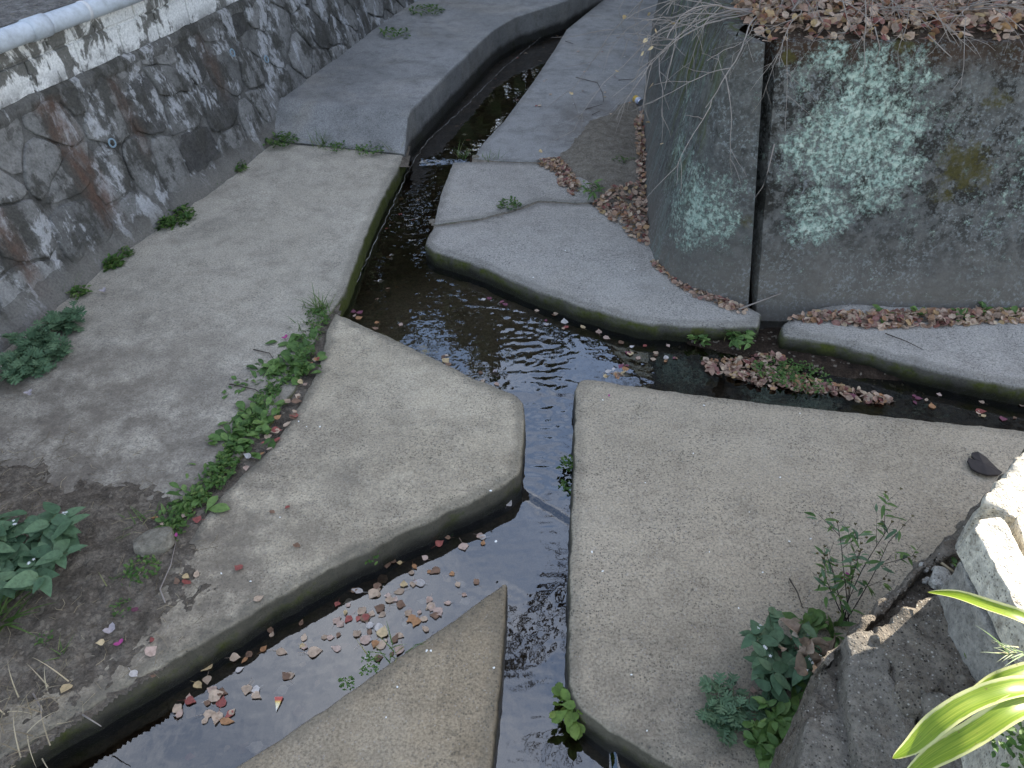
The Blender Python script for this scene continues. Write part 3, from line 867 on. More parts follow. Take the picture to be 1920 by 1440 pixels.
# ---- retaining wall on the right: two lichen-covered castings with an open joint
def lichen_mat(name, spots, dark, sheet_dark=1.0, streak=0.0):
    n = NT(name)
    p = n.pos()
    pp = n.map(p, scale=(1.0, 1.0, 0.75))
    col = n.mix(n.noise(p, 2.2, 6, 0.65), (0.062, 0.062, 0.058), (0.135, 0.13, 0.12))
    col = n.mix(1.0, col, n.ramp(n.noise(p, 16, 6, 0.7), [(0.3, (0.55, 0.55, 0.55)), (0.5, (1, 1, 1)), (0.7, (1.5, 1.48, 1.45))]), 'MULTIPLY')
    z = n.sep(p)[2]
    # pale scoured band low on the wall
    low = n.rng(n.m('ADD', z, n.m('MULTIPLY', n.noise(p, 3, 4), 0.5)), 0.75, 0.30)
    col = n.mix(n.m('MULTIPLY', low, 0.75), col, n.mix(n.noise(p, 20, 6, 0.7), (0.11, 0.098, 0.082), (0.19, 0.172, 0.148)))
    # black algae blotches
    al = n.rng(n.m('ADD', n.noise(p, 11, 6, 0.72), n.m('MULTIPLY', n.noise(p, 2.0, 3), 0.35)), 0.66, 0.74)
    al = n.m('MULTIPLY', al, n.rng(z, 0.15, 0.6))
    col = n.mix(n.m('MULTIPLY', al, 0.85 * sheet_dark), col, (0.016, 0.014, 0.011))
    # brown rusty band under the coping
    tp = n.m('MULTIPLY', n.rng(n.m('ADD', z, n.m('MULTIPLY', n.noise(p, 6, 4), 0.18)), 1.36, 1.47), dark)
    col = n.mix(n.m('MULTIPLY', tp, 0.85), col, n.mix(n.noise(p, 7, 4), (0.018, 0.014, 0.010), (0.07, 0.036, 0.018)))
    # scattered pale crusts
    sc = n.m('MULTIPLY', n.rng(n.noise(p, 46, 5, 0.72), 0.52, 0.60), n.rng(n.noise(p, 2.6, 5), 0.36, 0.60))
    col = n.mix(n.m('MULTIPLY', sc, 0.62), col, (0.24, 0.255, 0.25))
    # the great blue-green lichen sheets
    tot = None
    for (c, r0, r1, a) in spots:
        w = n.m('MULTIPLY', n.near(p, c, r0, r1), a)
        tot = w if tot is None else n.m('MAXIMUM', tot, w)
    fr = n.m('ADD', n.m('MULTIPLY', n.noise(p, 9, 7, 0.76), 0.55), n.m('MULTIPLY', n.noise(p, 42, 6, 0.8), 0.47))
    lm = n.rng(n.m('ADD', fr, n.m('MULTIPLY', n.m('SUBTRACT', tot, 0.5), 0.22)), 0.485, 0.575)
    lm = n.m('MULTIPLY', lm, n.rng(n.m('ADD', n.m('MULTIPLY', n.noise(p, 36, 6, 0.8), 0.8), n.m('MULTIPLY', n.noise(p, 6, 4), 0.2)), 0.43, 0.51, 0.12, 1.0))
    lc = n.ramp(n.noise(p, 30, 6, 0.78), [(0.3, (0.11, 0.155, 0.135)), (0.45, (0.27, 0.36, 0.30)), (0.58, (0.42, 0.49, 0.41)), (0.72, (0.56, 0.61, 0.52))])
    col = n.mix(n.m('MULTIPLY', lm, 0.95), col, lc)
    # olive moss cushions
    ms = None
    for (c, r0, r1) in MOSS_SPOTS:
        w = n.near(p, c, r0, r1)
        ms = w if ms is None else n.m('MAXIMUM', ms, w)
    mm = n.rng(n.m('ADD', n.m('MULTIPLY', ms, 0.30), n.m('MULTIPLY', n.noise(p, 13, 7, 0.76), 0.75)), 0.55, 0.66)
    col = n.mix(n.m('MULTIPLY', mm, 0.9), col, n.mix(n.noise(p, 50, 3), (0.035, 0.031, 0.010), (0.095, 0.080, 0.024)))
    if streak:
        ru = n.map(p, scale=(6, 6, 0.8))
        gs = n.m('MULTIPLY', n.rng(n.noise(ru, 1.7, 5, 0.65), 0.50, 0.60), n.rng(z, 0.35, 0.9))
        xm = n.rng(n.m('SUBTRACT', n.sep(p)[1], n.m('MULTIPLY', z, 0.08)), 4.22, 4.5)
        col = n.mix(n.m('MULTIPLY', n.m('MULTIPLY', gs, xm), streak), col, n.mix(n.noise(p, 12, 4), (0.025, 0.038, 0.008), (0.10, 0.11, 0.018)))
        gg = n.m('MULTIPLY', n.rng(n.noise(ru, 2.3, 5, 0.7), 0.52, 0.62), xm)
        col = n.mix(n.m('MULTIPLY', gg, 0.5), col, (0.16, 0.20, 0.175))
    h = n.m('ADD', n.m('MULTIPLY', n.noise(p, 20, 6, 0.7), 0.8), n.m('ADD', n.m('MULTIPLY', lm, 0.4), n.m('MULTIPLY', n.noise(p, 75, 4, 0.7), 0.5)))
    return n.end(n.bsdf(col, 0.93, n.bump(h, 0.8, 0.014), 0.15))
RW_H = 1.45
RW0, RWN = Vector((1.55, 4.03, 0)), Vector((0.06, -1, 0.25)).normalized()
def WP(px, py, off=0.0): return hit(px, py, RW0 + RWN * off, RWN)
MOSS_SPOTS = [(tuple(WP(x, y)), a, b) for x, y, a, b in ((1790, 310, 0.10, 0.34), (1765, 340, 0.05, 0.26), (1850, 190, 0.05, 0.2), (1690, 85, 0.02, 0.14), (1915, 375, 0.02, 0.10), (1870, 100, 0.03, 0.14), (1400, 410, 0.01, 0.10), (1480, 105, 0.01, 0.08))]
LSP = [(tuple(WP(x, y)), a, b, c) for x, y, a, b, c in ((1620, 160, 0.06, 0.30, 0.95), (1585, 260, 0.14, 0.40, 1.0), (1640, 330, 0.10, 0.34, 0.9), (1530, 400, 0.10, 0.28, 0.9), (1710, 140, 0.03, 0.20, 0.8), (1500, 290, 0.03, 0.25, 0.75), (1690, 420, 0.02, 0.20, 0.6), (1890, 330, 0.02, 0.45, 0.62), (1660, 230, 0.10, 0.35, 0.9), (1760, 240, 0.02, 0.25, 0.6), (1560, 110, 0.02, 0.2, 0.7), (1850, 450, 0.02, 0.3, 0.5), (1500, 140, 0.02, 0.16, 0.6))]
LSP2 = [(tuple(hit(1320, 390, Vector((1.2, 4.3, 0.4)), Vector((-0.4, -1, 0.2)))), 0.12, 0.42, 0.85), (tuple(hit(1265, 300, Vector((1.15, 4.6, 0.6)), Vector((-0.8, -1, 0.2)))), 0.05, 0.42, 0.65), (tuple(hit(1250, 180, Vector((1.2, 4.8, 0.9)), Vector((-0.9, -1, 0.2)))), 0.05, 0.4, 0.55)]
M_LICH = lichen_mat('lichen_wall', LSP, 1.0, 1.0)
M_LICH2 = lichen_mat('lichen_wall_pier', LSP2, 0.3, 0.35, 0.85)

def loft(name, lo, hi, mat, parent, zlo, zhi, rows=26, back=0.4, rough=0.010, seed=0, dens=0.045):
    """battered wall face between a foot line and a top line, with a flat top behind it"""
    d = [0]
    for a, b in zip(lo[:-1], lo[1:]): d.append(d[-1] + (b - a).length)
    m = int(d[-1] / dens)
    v, f = [], []
    for i in range(m + 1):
        s = d[-1] * i / m
        j = min(max(q for q in range(len(d)) if d[q] <= s + 1e-9), len(lo) - 2)
        k = (s - d[j]) / (d[j + 1] - d[j])
        a, b = lo[j].lerp(lo[j + 1], k), hi[j].lerp(hi[j + 1], k)
        tan = (lo[j + 1] - lo[j]).normalized()
        nn = Vector((tan.y, -tan.x, 0))
        if nn.dot(a - b) < 0: nn = -nn
        for q in range(rows + 1):
            t = q / rows
            z = zlo + (zhi - zlo) * t
            p = a.lerp(b, max(-0.4, z / zhi)) if zhi else a
            g = rough * (fbm(p.x * 4, p.y * 4 + z * 4, seed) + 0.5 * fbm(s * 14, z * 14, seed + 3))
            if q > rows - 2: g -= 0.010 * (q - rows + 2)
            p = p + nn * g
            v.append((p.x, p.y, z - (0.004 if q == rows else 0)))
        inn = (b - a); inn.z = 0
        inn = inn.normalized() if inn.length > 0.02 else -nn
        v.append((b.x + inn.x * 0.05, b.y + inn.y * 0.05, zhi + 0.002)); v.append((b.x + inn.x * back, b.y + inn.y * back, zhi))
    W_ = rows + 3
    for i in range(m):
        for k in range(W_ - 1): f.append((i * W_ + k, (i + 1) * W_ + k, (i + 1) * W_ + k + 1, i * W_ + k + 1))
    f.append(tuple(range(W_))[::-1]); f.append(tuple(m * W_ + k for k in range(W_)))
    me = mesh(name, v, f, mat); sharp(me, 45)
    return obj(name, me, parent)
V2 = lambda x, y: Vector((x, y, 0))
lo = [V2(1.475, 4.00), V2(1.30, 4.06), V2(1.13, 4.17), V2(1.02, 4.33), V2(0.965, 4.55), V2(0.955, 4.80), V2(1.0, 5.25), V2(1.06, 5.82), V2(1.24, 7.3), V2(1.8, 10.5), V2(3.0, 15.0)]
hi = [V2(1.355, 4.33), V2(1.28, 4.35), V2(1.21, 4.40), V2(1.185, 4.52), V2(1.19, 4.68), V2(1.205, 4.88), V2(1.27, 5.3), V2(1.36, 5.85), V2(1.55, 7.3), V2(2.1, 10.5), V2(3.3, 15.0)]
rw1 = tag(loft('concrete_retaining_wall', lo, hi, M_LICH2, None, -0.3, RW_H, seed=3, back=0.30, rough=0.013), 'dark rounded concrete wall pier with green streaks, left of the open joint', 'wall')
lo = [V2(1.535, 4.02), V2(2.3, 3.97), V2(3.2, 3.90), V2(4.4, 3.85), V2(6.5, 3.8)]
hi = [V2(1.44, 4.385), V2(2.2, 4.38), V2(3.1, 4.36), V2(4.3, 4.32), V2(6.4, 4.3)]
rw2 = tag(loft('concrete_retaining_wall', lo, hi, M_LICH, None, -0.35, RW_H - 0.01, seed=9, back=0.35, rough=0.018, rows=34), 'concrete retaining wall blotched with pale blue-green lichen, right of the open joint', 'wall')
# dark filler deep in the joint
n = NT('joint_filler'); M_DARK = n.end(n.bsdf(n.mix(n.noise(n.pos(), 20, 4), (0.02, 0.017, 0.014), (0.06, 0.05, 0.045)), 0.95))
v = [(1.44, 4.14, -0.3), (1.58, 4.14, -0.3), (1.31, 4.50, RW_H - 0.04), (1.48, 4.50, RW_H - 0.04)]
fl = obj('joint_filler', mesh('joint_filler', v, [(0, 1, 3, 2)], M_DARK), rw2)
# terrace soil above the right wall
tp_ = [V2(1.30, 4.52), V2(1.40, 4.40), V2(1.6, 4.42), V2(3.2, 4.40), V2(6.5, 4.32), V2(12, 6), V2(12, 18), V2(3.6, 18), V2(2.2, 10.5), V2(1.64, 7.3), V2(1.44, 5.85), V2(1.29, 4.9)]
def terr_z(x, y):
    d = edge_dist(x, y, tp_) if y < 7 and x < 6.4 else 1.0
    return RW_H - 0.02 + 0.045 * sst(0, 0.10, d) + 0.30 * sst(0.05, 1.6, d) + 0.02 * fbm(x * 4, y * 4, 20)
M_LOAM = soil_mat('loam', (0.028, 0.020, 0.015), (0.066, 0.046, 0.034), (0.12, 0.09, 0.065))
tag(obj('terrace', field('terrace', tp_, 0.06, terr_z, M_LOAM)), kind='structure')
# ================================================================== THINGS
# ---- unseen building added on the right to shade the stream, leaving a sun gap
n = NT('render_wall'); M_SHADING_HOUSE = n.end(n.bsdf(n.mix(n.noise(n.pos(), 1.5, 5), (0.50, 0.47, 0.42), (0.62, 0.59, 0.54)), 0.9))
n = NT('roof_tile'); M_ROOF = n.end(n.bsdf(n.mix(n.noise(n.pos(), 6, 4), (0.06, 0.06, 0.065), (0.12, 0.12, 0.125)), 0.7))
n = NT('window_glass'); M_GLASS = n.end(n.bsdf((0.03, 0.04, 0.05), 0.08, spec=0.6))
n = NT('window_frame'); M_FRAME = n.end(n.bsdf((0.55, 0.55, 0.56), 0.5))
def box(mbx, a, b):
    x0, y0, z0 = a; x1, y1, z1 = b
    mbx.add([(x0, y0, z0), (x1, y0, z0), (x1, y1, z0), (x0, y1, z0), (x0, y0, z1), (x1, y0, z1), (x1, y1, z1), (x0, y1, z1)],
            [(0, 3, 2, 1), (4, 5, 6, 7), (0, 1, 5, 4), (1, 2, 6, 5), (2, 3, 7, 6), (3, 0, 4, 7)])
HX, HY = 12.0, 9.0
shading_house = thing('shading_house', 'unseen tall cream building added right of the stream to shade it', 'shading_house', (HX, HY, 1.0))
shading_house.rotation_euler = (0, 0, math.atan2(SUN_VEC.y, SUN_VEC.x))
q = MB(); box(q, (0, 0, -2), (9, 15, 12.4)); q.build('wall', M_SHADING_HOUSE, shading_house, False)
q = MB(); q.add([(-0.4, 0.0, 12.4), (9.4, 0.0, 12.4), (9.4, 15.4, 12.4), (-0.4, 15.4, 12.4), (4.5, 0.0, 14.2), (4.5, 15.4, 14.2)], [(0, 4, 5, 3), (1, 2, 5, 4), (0, 1, 4), (2, 3, 5), (0, 3, 2, 1)])
q.build('roof', M_ROOF, shading_house, False)
for fl_ in range(3):
    for k in range(3):
        y = 2.2 + k * 4.4; z = 1.4 + fl_ * 3.1
        q = MB(); box(q, (-0.05, y, z), (0.02, y + 1.6, z + 1.3)); w_ = q.build('window', M_FRAME, shading_house, False)
        for h_ in range(2):
            q = MB(); box(q, (-0.058, y + 0.08 + h_ * 0.74, z + 0.08), (0.0, y + 0.78 + h_ * 0.74, z + 1.22)); q.build('pane', M_GLASS, w_, False)

# ---- unseen evergreens added beyond the bend to darken reflections in the far water
n = NT('evergreen_leaf'); M_EVER = n.end(n.bsdf(n.ramp(n.island(), [(0, (0.018, 0.032, 0.010)), (0.6, (0.04, 0.065, 0.018)), (1, (0.075, 0.10, 0.03))]), 0.7))
n = NT('bark'); M_BARK = n.end(n.bsdf(n.mix(n.noise(n.map(n.pos(), scale=(8, 8, 1.5)), 3, 6, 0.7), (0.05, 0.042, 0.036), (0.16, 0.14, 0.125)), 0.95))
def ever_tree(loc, h, w, seed, label):
    r = random.Random(seed)
    t = thing('added_evergreen', label, 'tree', loc, 'unseen evergreens added beyond the bend')
    q = MB(); q.tube([(0, 0, -1.5), (0.1, 0, h * 0.3), (0, 0.1, h * 0.8)], 0.28, 0.06, 8); q.build('trunk', M_BARK, t)
    q = MB()
    cl = [(Vector((r.gauss(0, w * 0.34), r.gauss(0, w * 0.34), h * r.uniform(0.06, 1.0))), r.uniform(0.5, 1.1) * w * 0.32) for _ in range(34)]
    for c, rad in cl:
        for _ in range(110):
            d = Vector((r.gauss(0, 1), r.gauss(0, 1), r.gauss(0, 1))).normalized() * rad * r.uniform(0.6, 1.05)
            a = Vector((r.gauss(0, 1), r.gauss(0, 1), r.gauss(0, 1))).normalized() * 0.26
            b = a.cross(Vector((r.gauss(0, 1), r.gauss(0, 1), r.gauss(0, 1)))).normalized() * 0.2
            p = c + d
            q.add([p - a, p + b, p + a, p - b], [(0, 1, 2, 3)])
    q.build('crown', M_EVER, t, False)
for k, (x, y, h, w) in enumerate(((-7.0, 19, 9.5, 4.6), (-3.2, 20, 10.5, 5.0), (0.8, 20.5, 10.0, 5.0), (-10.5, 13, 9.0, 4.4))):
    ever_tree((x, y, 1.3), h, w, 50 + k, 'unseen evergreen added beyond the bend to darken the far water, ' + ('second from left', 'third from left', 'rightmost', 'leftmost')[k])

# ---- twigs and branches
n = NT('grey_twig'); M_TWIG = n.end(n.bsdf(n.mix(n.noise(n.pos(), 12, 4), (0.16, 0.135, 0.12), (0.34, 0.295, 0.26)), 0.85))
n = NT('dark_twig'); M_TWIG_D = n.end(n.bsdf(n.mix(n.noise(n.pos(), 12, 4), (0.03, 0.024, 0.02), (0.08, 0.062, 0.05)), 0.85))
n = NT('straw'); M_STRAW = n.end(n.bsdf(n.ramp(n.island(), [(0, (0.10, 0.08, 0.05)), (0.6, (0.26, 0.21, 0.14)), (1, (0.42, 0.35, 0.23))]), 0.9))
def grow(q, p, d, length, r0, r, droop=0.0, wig=0.35, depth=0, maxd=2, kids=(2, 4), shrink=0.55, ends=None):
    k = max(4, int(length / 0.05))
    pts = [p.copy()]
    for i in range(k):
        d = (d + Vector((r.gauss(0, 1), r.gauss(0, 1), r.gauss(0, 1))) * wig * 0.18 + Vector((0, 0, -droop * 0.12))).normalized()
        p = p + d * (length / k)
        pts.append(p.copy())
    q.tube(pts, r0, r0 * 0.45, 5 if r0 > 0.004 else 4, cap=False)
    if ends is not None: ends.append((p.copy(), d.copy(), depth))
    if depth < maxd:
        for _ in range(r.randint(*kids)):
            j = r.randint(max(1, k // 4), k)
            t = (pts[j] - pts[j - 1]).normalized()
            side = t.cross(Vector((r.gauss(0, 1), r.gauss(0, 1), r.gauss(0, 1)))).normalized()
            grow(q, pts[j], (t * 0.75 + side * r.uniform(0.45, 0.9)).normalized(), length * shrink * r.uniform(0.6, 1.15), r0 * 0.58, r, droop, wig, depth + 1, maxd, kids, shrink, ends)
# bare tree leaning over the stream (its branches mirror in the lower water)
r = random.Random(5)
bt = thing('bare_tree', 'leafless tree on the right terrace whose branches mirror in the lower water', 'tree', (2.9, 8.2, 1.6))
q = MB()
trunk = [Vector((0, 0, -0.3)), Vector((-0.15, -0.3, 1.0)), Vector((-0.5, -0.8, 2.1)), Vector((-1.0, -1.4, 3.0))]
q.tube(trunk, 0.11, 0.06, 8); q.build('trunk', M_BARK, bt)
q = MB()
for (j, d, L) in ((2, (-0.5, -0.9, 0.5), 2.0), (3, (-0.55, -0.75, 0.42), 2.4), (3, (-0.1, -1.0, 0.30), 2.6), (3, (-0.9, -0.2, 0.5), 2.0), (2, (0.5, -0.6, 0.6), 1.8), (3, (-0.35, -1.0, 0.75), 2.2)):
    grow(q, trunk[j].copy(), Vector(d).normalized(), L, 0.045, r, 0.05, 0.55, 0, 3, (4, 6), 0.5)
q.build('branches', M_TWIG_D, bt)

# ---- near wall at the lower right: broken concrete and blocks
def rubble_mat(name, a, b, peb=0.6, lime=0.0):
    n = NT(name)
    p = n.pos()
    col = n.mix(n.noise(p, 5, 6, 0.65), a, b)
    col = n.mix(1.0, col, n.ramp(n.noise(p, 34, 6, 0.74), [(0.28, (0.45, 0.44, 0.43)), (0.5, (1, 1, 1)), (0.72, (1.5, 1.48, 1.44))]), 'MULTIPLY')
    vo = n.new('ShaderNodeTexVoronoi'); n.put(vo.inputs['Vector'], p); vo.inputs['Scale'].default_value = 130
    cc = n.sep(vo.outputs['Color'])
    gr = n.rng(vo.outputs['Distance'], 0.2, 0.5, 1, 0)
    col = n.mix(n.m('MULTIPLY', n.m('MULTIPLY', n.m('GREATER_THAN', cc[0], 0.86), gr), peb), col, (0.42, 0.39, 0.34))
    col = n.mix(n.m('MULTIPLY', n.m('MULTIPLY', n.m('GREATER_THAN', cc[1], 0.80), gr), peb), col, (0.02, 0.017, 0.014))
    if lime: col = n.mix(n.m('MULTIPLY', n.rng(n.noise(p, 12, 5, 0.7), 0.55, 0.68), lime), col, (0.09, 0.055, 0.03))
    h = n.m('ADD', n.noise(p, 30, 6, 0.75), n.m('MULTIPLY', n.m('MULTIPLY', gr, cc[2]), 0.5 * peb))
    return n.end(n.bsdf(col, 0.92, n.bump(h, 0.9, 0.014), 0.2))
M_RUB = rubble_mat('rubble_concrete', (0.085, 0.072, 0.056), (0.22, 0.19, 0.155), 0.9, 0.4)
M_RUBS = rubble_mat('weathered_casting', (0.12, 0.105, 0.085), (0.22, 0.198, 0.168), 0.75, 0.3)
M_BLK = rubble_mat('pale_block', (0.46, 0.42, 0.34), (0.62, 0.58, 0.49), 0.6, 0.5)
M_BLKG = rubble_mat('grey_block', (0.22, 0.205, 0.18), (0.32, 0.30, 0.27), 0.4)
nw = thing('broken_wall', 'low broken concrete wall with rubble and sunlit blocks, lower right corner', 'wall', tuple(P(1760, 1200, 0)))
NWO = Vector(nw.location)
def chunk(name, pix, z, depth, mat, rough=0.006, bev=0.02, step=0.014, seed=0, slope=(0, 0), fall=0.03):
    """broken casting: uneven top, rounded broken rim, steep sides"""
    poly = [P(x, y, z) for x, y in pix]
    c = sum(poly, Vector()) / len(poly)
    poly = resample([Vector((p.x, p.y, 0)) for p in poly], 0.014)
    poly = [p + Vector((noise.noise(Vector((p.x * 14, p.y * 14, seed))), noise.noise(Vector((p.x * 14, p.y * 14, seed + 9))), 0)) * rough * 1.6 for p in poly]
    def zf(x, y):
        return z + slope[0] * (x - c.x) + slope[1] * (y - c.y) + rough * (1.3 * fbm(x * 9, y * 9, seed) + 0.8 * fbm(x * 34, y * 34, seed + 2))
    # rings from the rim inwards, then a fill grid
    area = sum(a.x * b.y - b.x * a.y for a, b in zip(poly, poly[1:] + poly[:1]))
    if area < 0: poly.reverse()
    xs = [p.x for p in poly]; ys = [p.y for p in poly]
    bm = bmesh.new()
    m = len(poly)
    nor = []
    for i in range(m):
        t = poly[(i + 1) % m] - poly[i - 1]; nor.append(Vector((-t.y, t.x, 0)).normalized())
    rings = []
    for ins, dz in ((-0.01, -depth), (-0.006, -depth * 0.6), (-0.004, -depth * 0.35), (0, -depth * 0.18), (0, -bev * 2.2), (bev * 0.1, -bev * 0.8), (bev * 0.45, -bev * 0.22), (bev, 0)):
        ring = []
        for i in range(m):
            p = poly[i] + nor[i] * ins + nor[i] * (rough * 1.3 * (noise.noise(Vector((poly[i].x * 22, poly[i].y * 22, dz * 22))) + 0.6 * noise.noise(Vector((poly[i].x * 60, poly[i].y * 60, dz * 60)))) if dz > -depth else 0)
            ring.append(bm.verts.new((p.x - NWO.x, p.y - NWO.y, zf(p.x, p.y) + dz)))
        rings.append(ring)
    for a, b in zip(rings[:-1], rings[1:]):
        for i in range(m): bm.faces.new((a[i], a[(i + 1) % m], b[(i + 1) % m], b[i]))
    top = rings[-1]
    ox, oy = NWO.x, NWO.y
    tv = [Vector((v_.co.x, v_.co.y)) for v_ in top]
    tpoly = [(p.x, p.y) for p in tv]
    xs = [p.x for p in tv]; ys = [p.y for p in tv]
    gx = step * 1.4
    i_ = 0
    x = min(xs)
    while x < max(xs):
        y = min(ys) + (gx * 0.5 if i_ % 2 else 0)
        while y < max(ys):
            if x + ox < 2.3 and inside(x, y, tpoly) and edge_dist(x, y, tpoly) > gx * 0.6: tv.append(Vector((x + gx * 0.3 * noise.noise(Vector((x * 90, y * 90, 0))), y)))
            y += gx
        x += gx; i_ += 1
    res = delaunay_2d_cdt(tv, [(k, (k + 1) % m) for k in range(m)], [], 1, 1e-6)
    vm = {}
    for k, p in enumerate(res[0]):
        orig = [o_ for o_ in res[3][k] if o_ < m]
        vm[k] = top[orig[0]] if orig else bm.verts.new((p.x, p.y, zf(p.x + ox, p.y + oy)))
    for t in res[2]:
        try: bm.faces.new([vm[k] for k in t])
        except ValueError: pass
    bmesh.ops.recalc_face_normals(bm, faces=bm.faces[:])
    me = bpy.data.meshes.new(name); bm.to_mesh(me); bm.free()
    me.materials.append(mat); sharp(me, 34)
    return obj(name, me, nw)
chunk('footing', [(1470, 1560), (1500, 1390), (1522, 1300), (1560, 1216), (1690, 1092), (1760, 1026), (1815, 968), (1890, 884), (2000, 775), (2350, 850), (2350, 1560)], 0.66, 0.8, M_RUB, 0.016, 0.02, seed=1)
chunk('concrete_lump', [(1515, 1342), (1588, 1322), (1604, 1360), (1625, 1440), (1640, 1560), (1470, 1560), (1500, 1420)], 0.70, 0.3, M_RUBS, 0.004, 0.009, seed=2)
chunk('concrete_lump', [(1588, 1192), (1632, 1180), (1668, 1228), (1676, 1270), (1692, 1300), (1725, 1340), (1712, 1380), (1720, 1440), (1705, 1560), (1622, 1560), (1606, 1400), (1592, 1330)], 0.755, 0.3, M_RUBS, 0.006, 0.010, seed=3, slope=(0.05, 0.03))
chunk('concrete_lump', [(1636, 1182), (1690, 1140), (1715, 1128), (1790, 1108), (1822, 1132), (1850, 1160), (1868, 1205), (1890, 1270), (1850, 1310), (1820, 1345), (1770, 1335), (1735, 1345), (1700, 1330), (1680, 1270), (1672, 1228)], 0.79, 0.3, M_RUB, 0.015, 0.012, seed=4, slope=(0.1, 0))
chunk('concrete_lump', [(1728, 1290), (1766, 1298), (1808, 1322), (1845, 1384), (1862, 1560), (1712, 1560), (1720, 1400), (1732, 1340)], 0.80, 0.3, M_RUBS, 0.004, 0.009, seed=5, slope=(0.08, 0.0))
chunk('wall_rim', [(1540, 1240), (1562, 1214), (1620, 1158), (1690, 1092), (1760, 1026), (1815, 968), (1850, 925), (1858, 945), (1842, 985), (1800, 1040), (1740, 1062), (1690, 1112), (1620, 1186)], 0.715, 0.35, M_RUB, 0.010, 0.012, seed=6)
chunk('concrete_lump', [(1800, 1300), (1850, 1270), (1895, 1250), (1960, 1300), (2000, 1560), (1870, 1560)], 0.84, 0.25, M_RUB, 0.014, 0.014, seed=15)
chunk('coping', [(1845, 938), (1858, 915), (1890, 878), (2010, 750), (2250, 800), (2250, 1000), (1960, 980), (1892, 962), (1870, 950)], 0.95, 0.3, M_BLK, 0.008, 0.010, seed=7)
chunk('concrete_block', [(1800, 1052), (1830, 1024), (1868, 1075), (1915, 1150), (1968, 1270), (1900, 1262), (1858, 1190), (1822, 1120)], 0.95, 0.3, M_BLKG, 0.003, 0.006, seed=8)
chunk('gutter_block', [(1826, 992), (1838, 972), (1878, 968), (1888, 976), (1902, 1010), (1964, 1105), (2044, 1260), (2000, 1275), (1930, 1180)], 1.07, 0.10, M_BLK, 0.003, 0.006, seed=9)
chunk('gutter_block', [(1905, 968), (1950, 940), (2200, 1050), (2200, 1300), (2050, 1230), (1915, 1005)], 1.055, 0.4, M_BLK, 0.003, 0.008, seed=10)
chunk('concrete_block', [(1888, 1268), (1960, 1250), (2200, 1300), (2200, 1560), (1928, 1560), (1905, 1340)], 1.085, 0.4, M_BLK, 0.004, 0.008, seed=11)

def rock(name, loc, size, seed, mat, label=None, cat=None, flat=0.7, group=None, parent=None):
    bm = bmesh.new()
    bmesh.ops.create_icosphere(bm, subdivisions=3, radius=1.0)
    for v_ in bm.verts:
        k = 1 + 0.28 * noise.noise(v_.co * 1.3 + Vector((seed, 0, 0))) + 0.10 * noise.noise(v_.co * 4 + Vector((seed, 3, 0)))
        c = v_.co * k
        for ax, lim in ((0, 0.85), (1, 0.8), (2, 0.75)): c[ax] = max(-lim, min(lim, c[ax]))
        v_.co = Vector((c.x * size[0], c.y * size[1], c.z * size[2] * flat + size[2] * flat * 0.6))
    me = bpy.data.meshes.new(name); bm.to_mesh(me); bm.free()
    me.materials.append(mat); sharp(me, 40)
    o = obj(name, me, parent, loc); o.rotation_euler = (0, 0, seed)
    if label: tag(o, label, cat, group)
    return o
M_ROCK = rubble_mat('pale_rock', (0.28, 0.26, 0.22), (0.46, 0.44, 0.40), 0.5, 0.6)
M_ROCKG = rubble_mat('mossy_rock', (0.13, 0.115, 0.085), (0.24, 0.22, 0.18), 0.2, 0.3)
rock('rock', P(1762, 1092, 0.71), (0.047, 0.036, 0.034), 1, M_ROCK, 'pale pitted rock lying in the notch of the broken wall', 'rock')
r = random.Random(14)
PB = sorted((r.uniform(1722, 1822), r.uniform(1052, 1108)) for _ in range(14))
for k, (x, y) in enumerate(PB):
    rock('pebble', P(x, y, 0.69), [r.uniform(0.006, 0.014)] * 3, k * 1.3, M_ROCK, ('first second third fourth fifth sixth seventh eighth ninth tenth eleventh twelfth thirteenth fourteenth'.split()[k]) + ' pebble from the left in the gravel beside the pale rock', 'pebble', group='pebbles in the wall notch')
q = MB(); q.tube([P(1765, 1055, 0.74), P(1788, 1072, 0.74)], 0.004, 0.004, 6); tag(q.build('stick', M_STRAW), 'short pale stick poking out beside the rock in the broken wall', 'stick')
rock('rock', P(292, 1022, 0.01), (0.075, 0.10, 0.05), 2, M_ROCKG, 'grey-brown stone half buried in soil at the end of the weed line', 'rock')
rock('rock', P(844, 1112, -0.225), (0.022, 0.024, 0.022), 3, M_DARK, 'small dark stone poking out of the leafy lower pool', 'rock')
rock('rock', P(1572, 762, -0.17), (0.02, 0.02, 0.016), 5, M_RUBS, 'small grey pebble in the dark water of the right channel', 'rock')

# ---- drain pipe along the top of the left wall
n = NT('grey_pvc'); M_PVC = n.end(n.bsdf(n.mix(n.rng(n.noise(n.pos(), 9, 6, 0.7), 0.45, 0.7), (0.46, 0.50, 0.55), (0.30, 0.32, 0.34)), 0.45))
sA = None
def wall_s_for(px, py, z, d):
    best = None
    for i in range(len(base)):
        if arc[i] > S_END: break
        qq = wall_pt(arc[i], z, d); dz = qq - Vector((0, 0, CAM_H)); zc = dz.y * CP - dz.z * SP
        if zc < 0.4: continue
        e = abs(960 + qq.x / zc * FPX - px)
        if best is None or e < best[0]: best = (e, arc[i])
    return best[1]
PZ = 1.395
s_a, s_b = wall_s_for(0, 50, PZ, 0.09), wall_s_for(190, 0, PZ, 0.09)
pipe = thing('drain_pipe', 'pale grey plastic drain pipe running along the top of the left wall', 'pipe', tuple(wall_pt(s_a, PZ, 0.09)))
PO = Vector(pipe.location)
def pipe_pts(a, b, k=24): return [wall_pt(a + (b - a) * i / k, PZ, 0.09) - PO for i in range(k + 1)]
